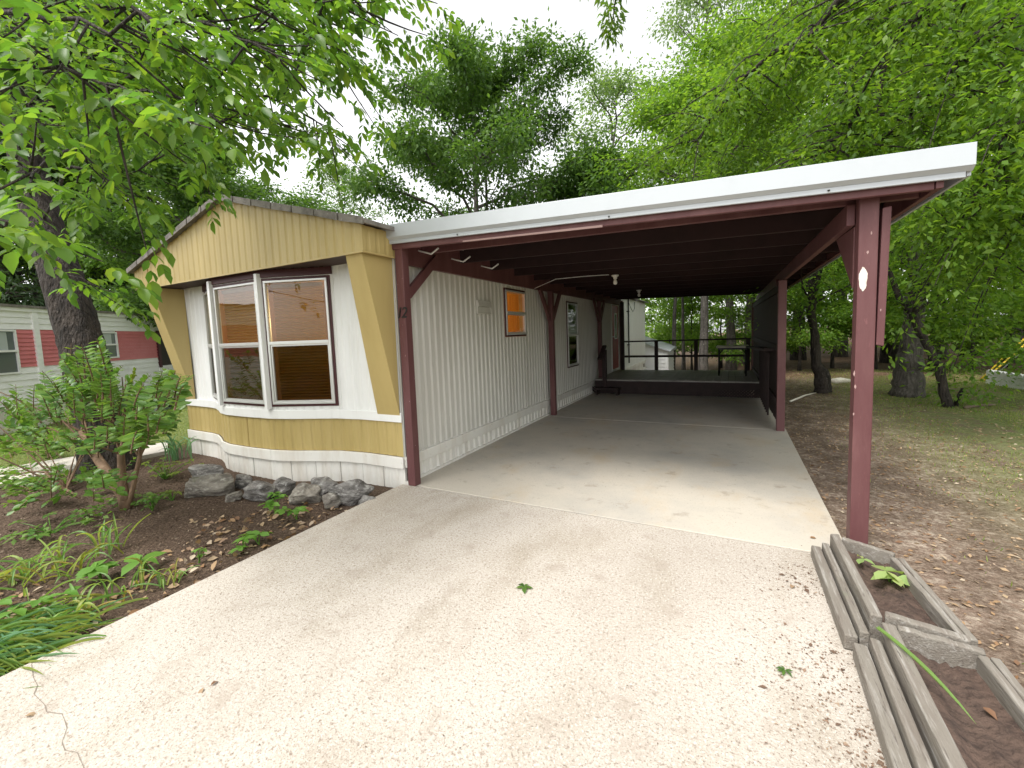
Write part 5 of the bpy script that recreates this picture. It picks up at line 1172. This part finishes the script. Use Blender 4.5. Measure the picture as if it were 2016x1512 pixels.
pole(1930,748,2020,664,9,.018,'yellow_pole','upper of the two yellow poles leaning beside the white edging')
pole(1936,750,2025,672,9,.018,'yellow_pole','lower of the two yellow poles leaning beside the white edging')
pole(1972,728,2030,676,9,.016,'alu','pale grey pole leaning behind the white edging')
for (a, b_, r_, lab) in [(on(1556,790,2,-.05),on(1612,772,2,-.05),.02,'pale fallen stick in the grass left of the dark trunk'),(on(1900,803,2,-.05),on(1958,797,2,-.05),.03,'dark fallen branch right of the leaning trunk'),(on(1640,752,2,-.05),on(1672,750,2,-.05),.09,'pale log on the woodland floor right of the dark trunk')]:
    tag(MB().tube([a,(a+b_)/2+(0,.03,.02),b_],[r_,r_*.9,r_*.6],8).build('fallen_branch', M['twig'] if r_ == .03 else M['bare_wood'], smooth=True), lab, 'branch')

# ------------------------------------------------------------------ loose cover: mulch, litter, grass (nobody could count these)
def scatter(n, x0, x1, y0, y1, ok):
    x = rng.uniform(x0,x1,n); y = rng.uniform(y0,y1,n); k2 = ok(x,y); return x[k2], y[k2]
def bits(name, label, cat, x, y, ln, mt, wr=.6, z=None, lift=.006, tilt=.25, tmpl=T_FAR):
    n_ = len(x); zz = (gz(x,y) if z is None else np.full(n_, z))+lift; pos = np.stack([x,y,zz],1); a = rng.uniform(0,6.28,n_)
    d = np.stack([np.cos(a),np.sin(a),rng.normal(scale=tilt,size=n_)],1); nm_ = rng.normal(scale=tilt,size=(n_,3))+(0,0,1); V, Fc = leaves(pos,d,nm_,ln,ln*wr,tmpl)
    o = link(name, leaf_mesh(name, V, Fc, mt)); tag(o, label, cat, kind='stuff'); return o
def nz(x, y): return np.sin(1.9*x+1.1*y+.5)*np.sin(1.3*y-.7*x+1)+.6*np.sin(4.3*x-2.1*y)*np.sin(3.1*y+1.7*x)
bed_ok = lambda x,y: ((x < -.18) & (y < -.35)) | ((x < -4.3) & (y < 1.5))
x, y = scatter(16000,-5.4,-.16,-4.2,.2,bed_ok); bits('mulch','dark crumbly mulch covering the bed','mulch',x,y,rng.uniform(.008,.03,len(x)),M['mulch'],.5,tilt=.5)
x, y = scatter(2400,-3.4,-.12,-4.0,-.4,lambda x,y: (x > -1.0+.35*nz(x,y*2)) & (y < -.6)); bits('dry_leaves','brown dry leaves gathered along the driveway edge of the bed','leaves',x,y,rng.uniform(.03,.075,len(x)),M['dead'],.6,tilt=.45,lift=.012,tmpl=T_NEAR)
x, y = scatter(2600,-6.0,-2.2,-3.8,-1.2,lambda x,y: nz(x,y) > -.15); bits('ground_cover','dark green leafy ground cover under the shrub at left','ground cover',x,y,rng.uniform(.03,.07,len(x)),M['leaf_shrub'],.6,tilt=.5,lift=.05)
x, y = scatter(52000,3.62,13,-4,13,lambda x,y: (rng.uniform(size=len(x)) < np.clip(1.1-.11*(x-3.6)-.03*np.abs(y),.12,1))); bits('leaf_litter','pale wood chips and leaf litter strewn over the right side yard','leaf litter',x,y,rng.uniform(.012,.05,len(x)),M['dead'],.5,tilt=.3)
x, y = scatter(14000,2.7,3.45,-3.2,-.2,lambda x,y: (rng.uniform(size=len(x)) < .8*np.clip((x-2.75)/.65,0,1)**2.6*np.clip(.35+nz(x*2.3,y*2.3),.03,1))); bits('debris','brown crumbs and bits of leaf on the concrete along the planters','debris',x,y,rng.uniform(.004,.016,len(x))*(1+(rng.uniform(size=len(x))<.06)*1.6),M['dead_dark'],.6,z=.0,lift=.004,tilt=.2)
x, y = scatter(1500,-.1,3.5,-4,6,lambda x,y: np.ones(len(x),bool)); bits('specks','tiny dark specks of plant litter on the driveway','debris',x,y,rng.uniform(.003,.010,len(x)),M['mulch'],.6,z=.001,lift=.003,tilt=.1)
def grass(name, label, x, y, h0, h1):
    n_ = len(x); a = rng.uniform(0,6.28,n_); h = rng.uniform(h0,h1,n_); lean = rng.uniform(.2,1.1,n_); p = np.stack([x,y,gz(x,y)-.004],1); d = np.stack([np.cos(a)*lean,np.sin(a)*lean,np.ones(n_)],1)
    V, Fc = leaves(p,d,np.stack([np.cos(a),np.sin(a),np.zeros(n_)-.3],1),h,np.full(n_,.007),T_FAR); o = link(name, leaf_mesh(name,V,Fc,M['grass'])); tag(o,label,'grass',kind='stuff')
x, y = scatter(150000,4.0,15,-2,14,lambda x,y: (nz(x*.6,y*.6)+.35*nz(x*2,y*2) > -.15-.06*(x-4)-.05*(y-3)) & (rng.uniform(size=len(x)) < np.clip((x-4.3)/2.6,0.03,1)*np.clip((y+2.5)/3.5,.12,1))); grass('lawn_grass','thin patchy lawn grass on the right side yard',x,y,.02,.06)
x, y = scatter(40000,-12,-4.6,-3,6,lambda x,y: (x < -5.0) | (y > -.2)); grass('side_grass','rough grass between the bed and the neighbour home',x,y,.03,.09)
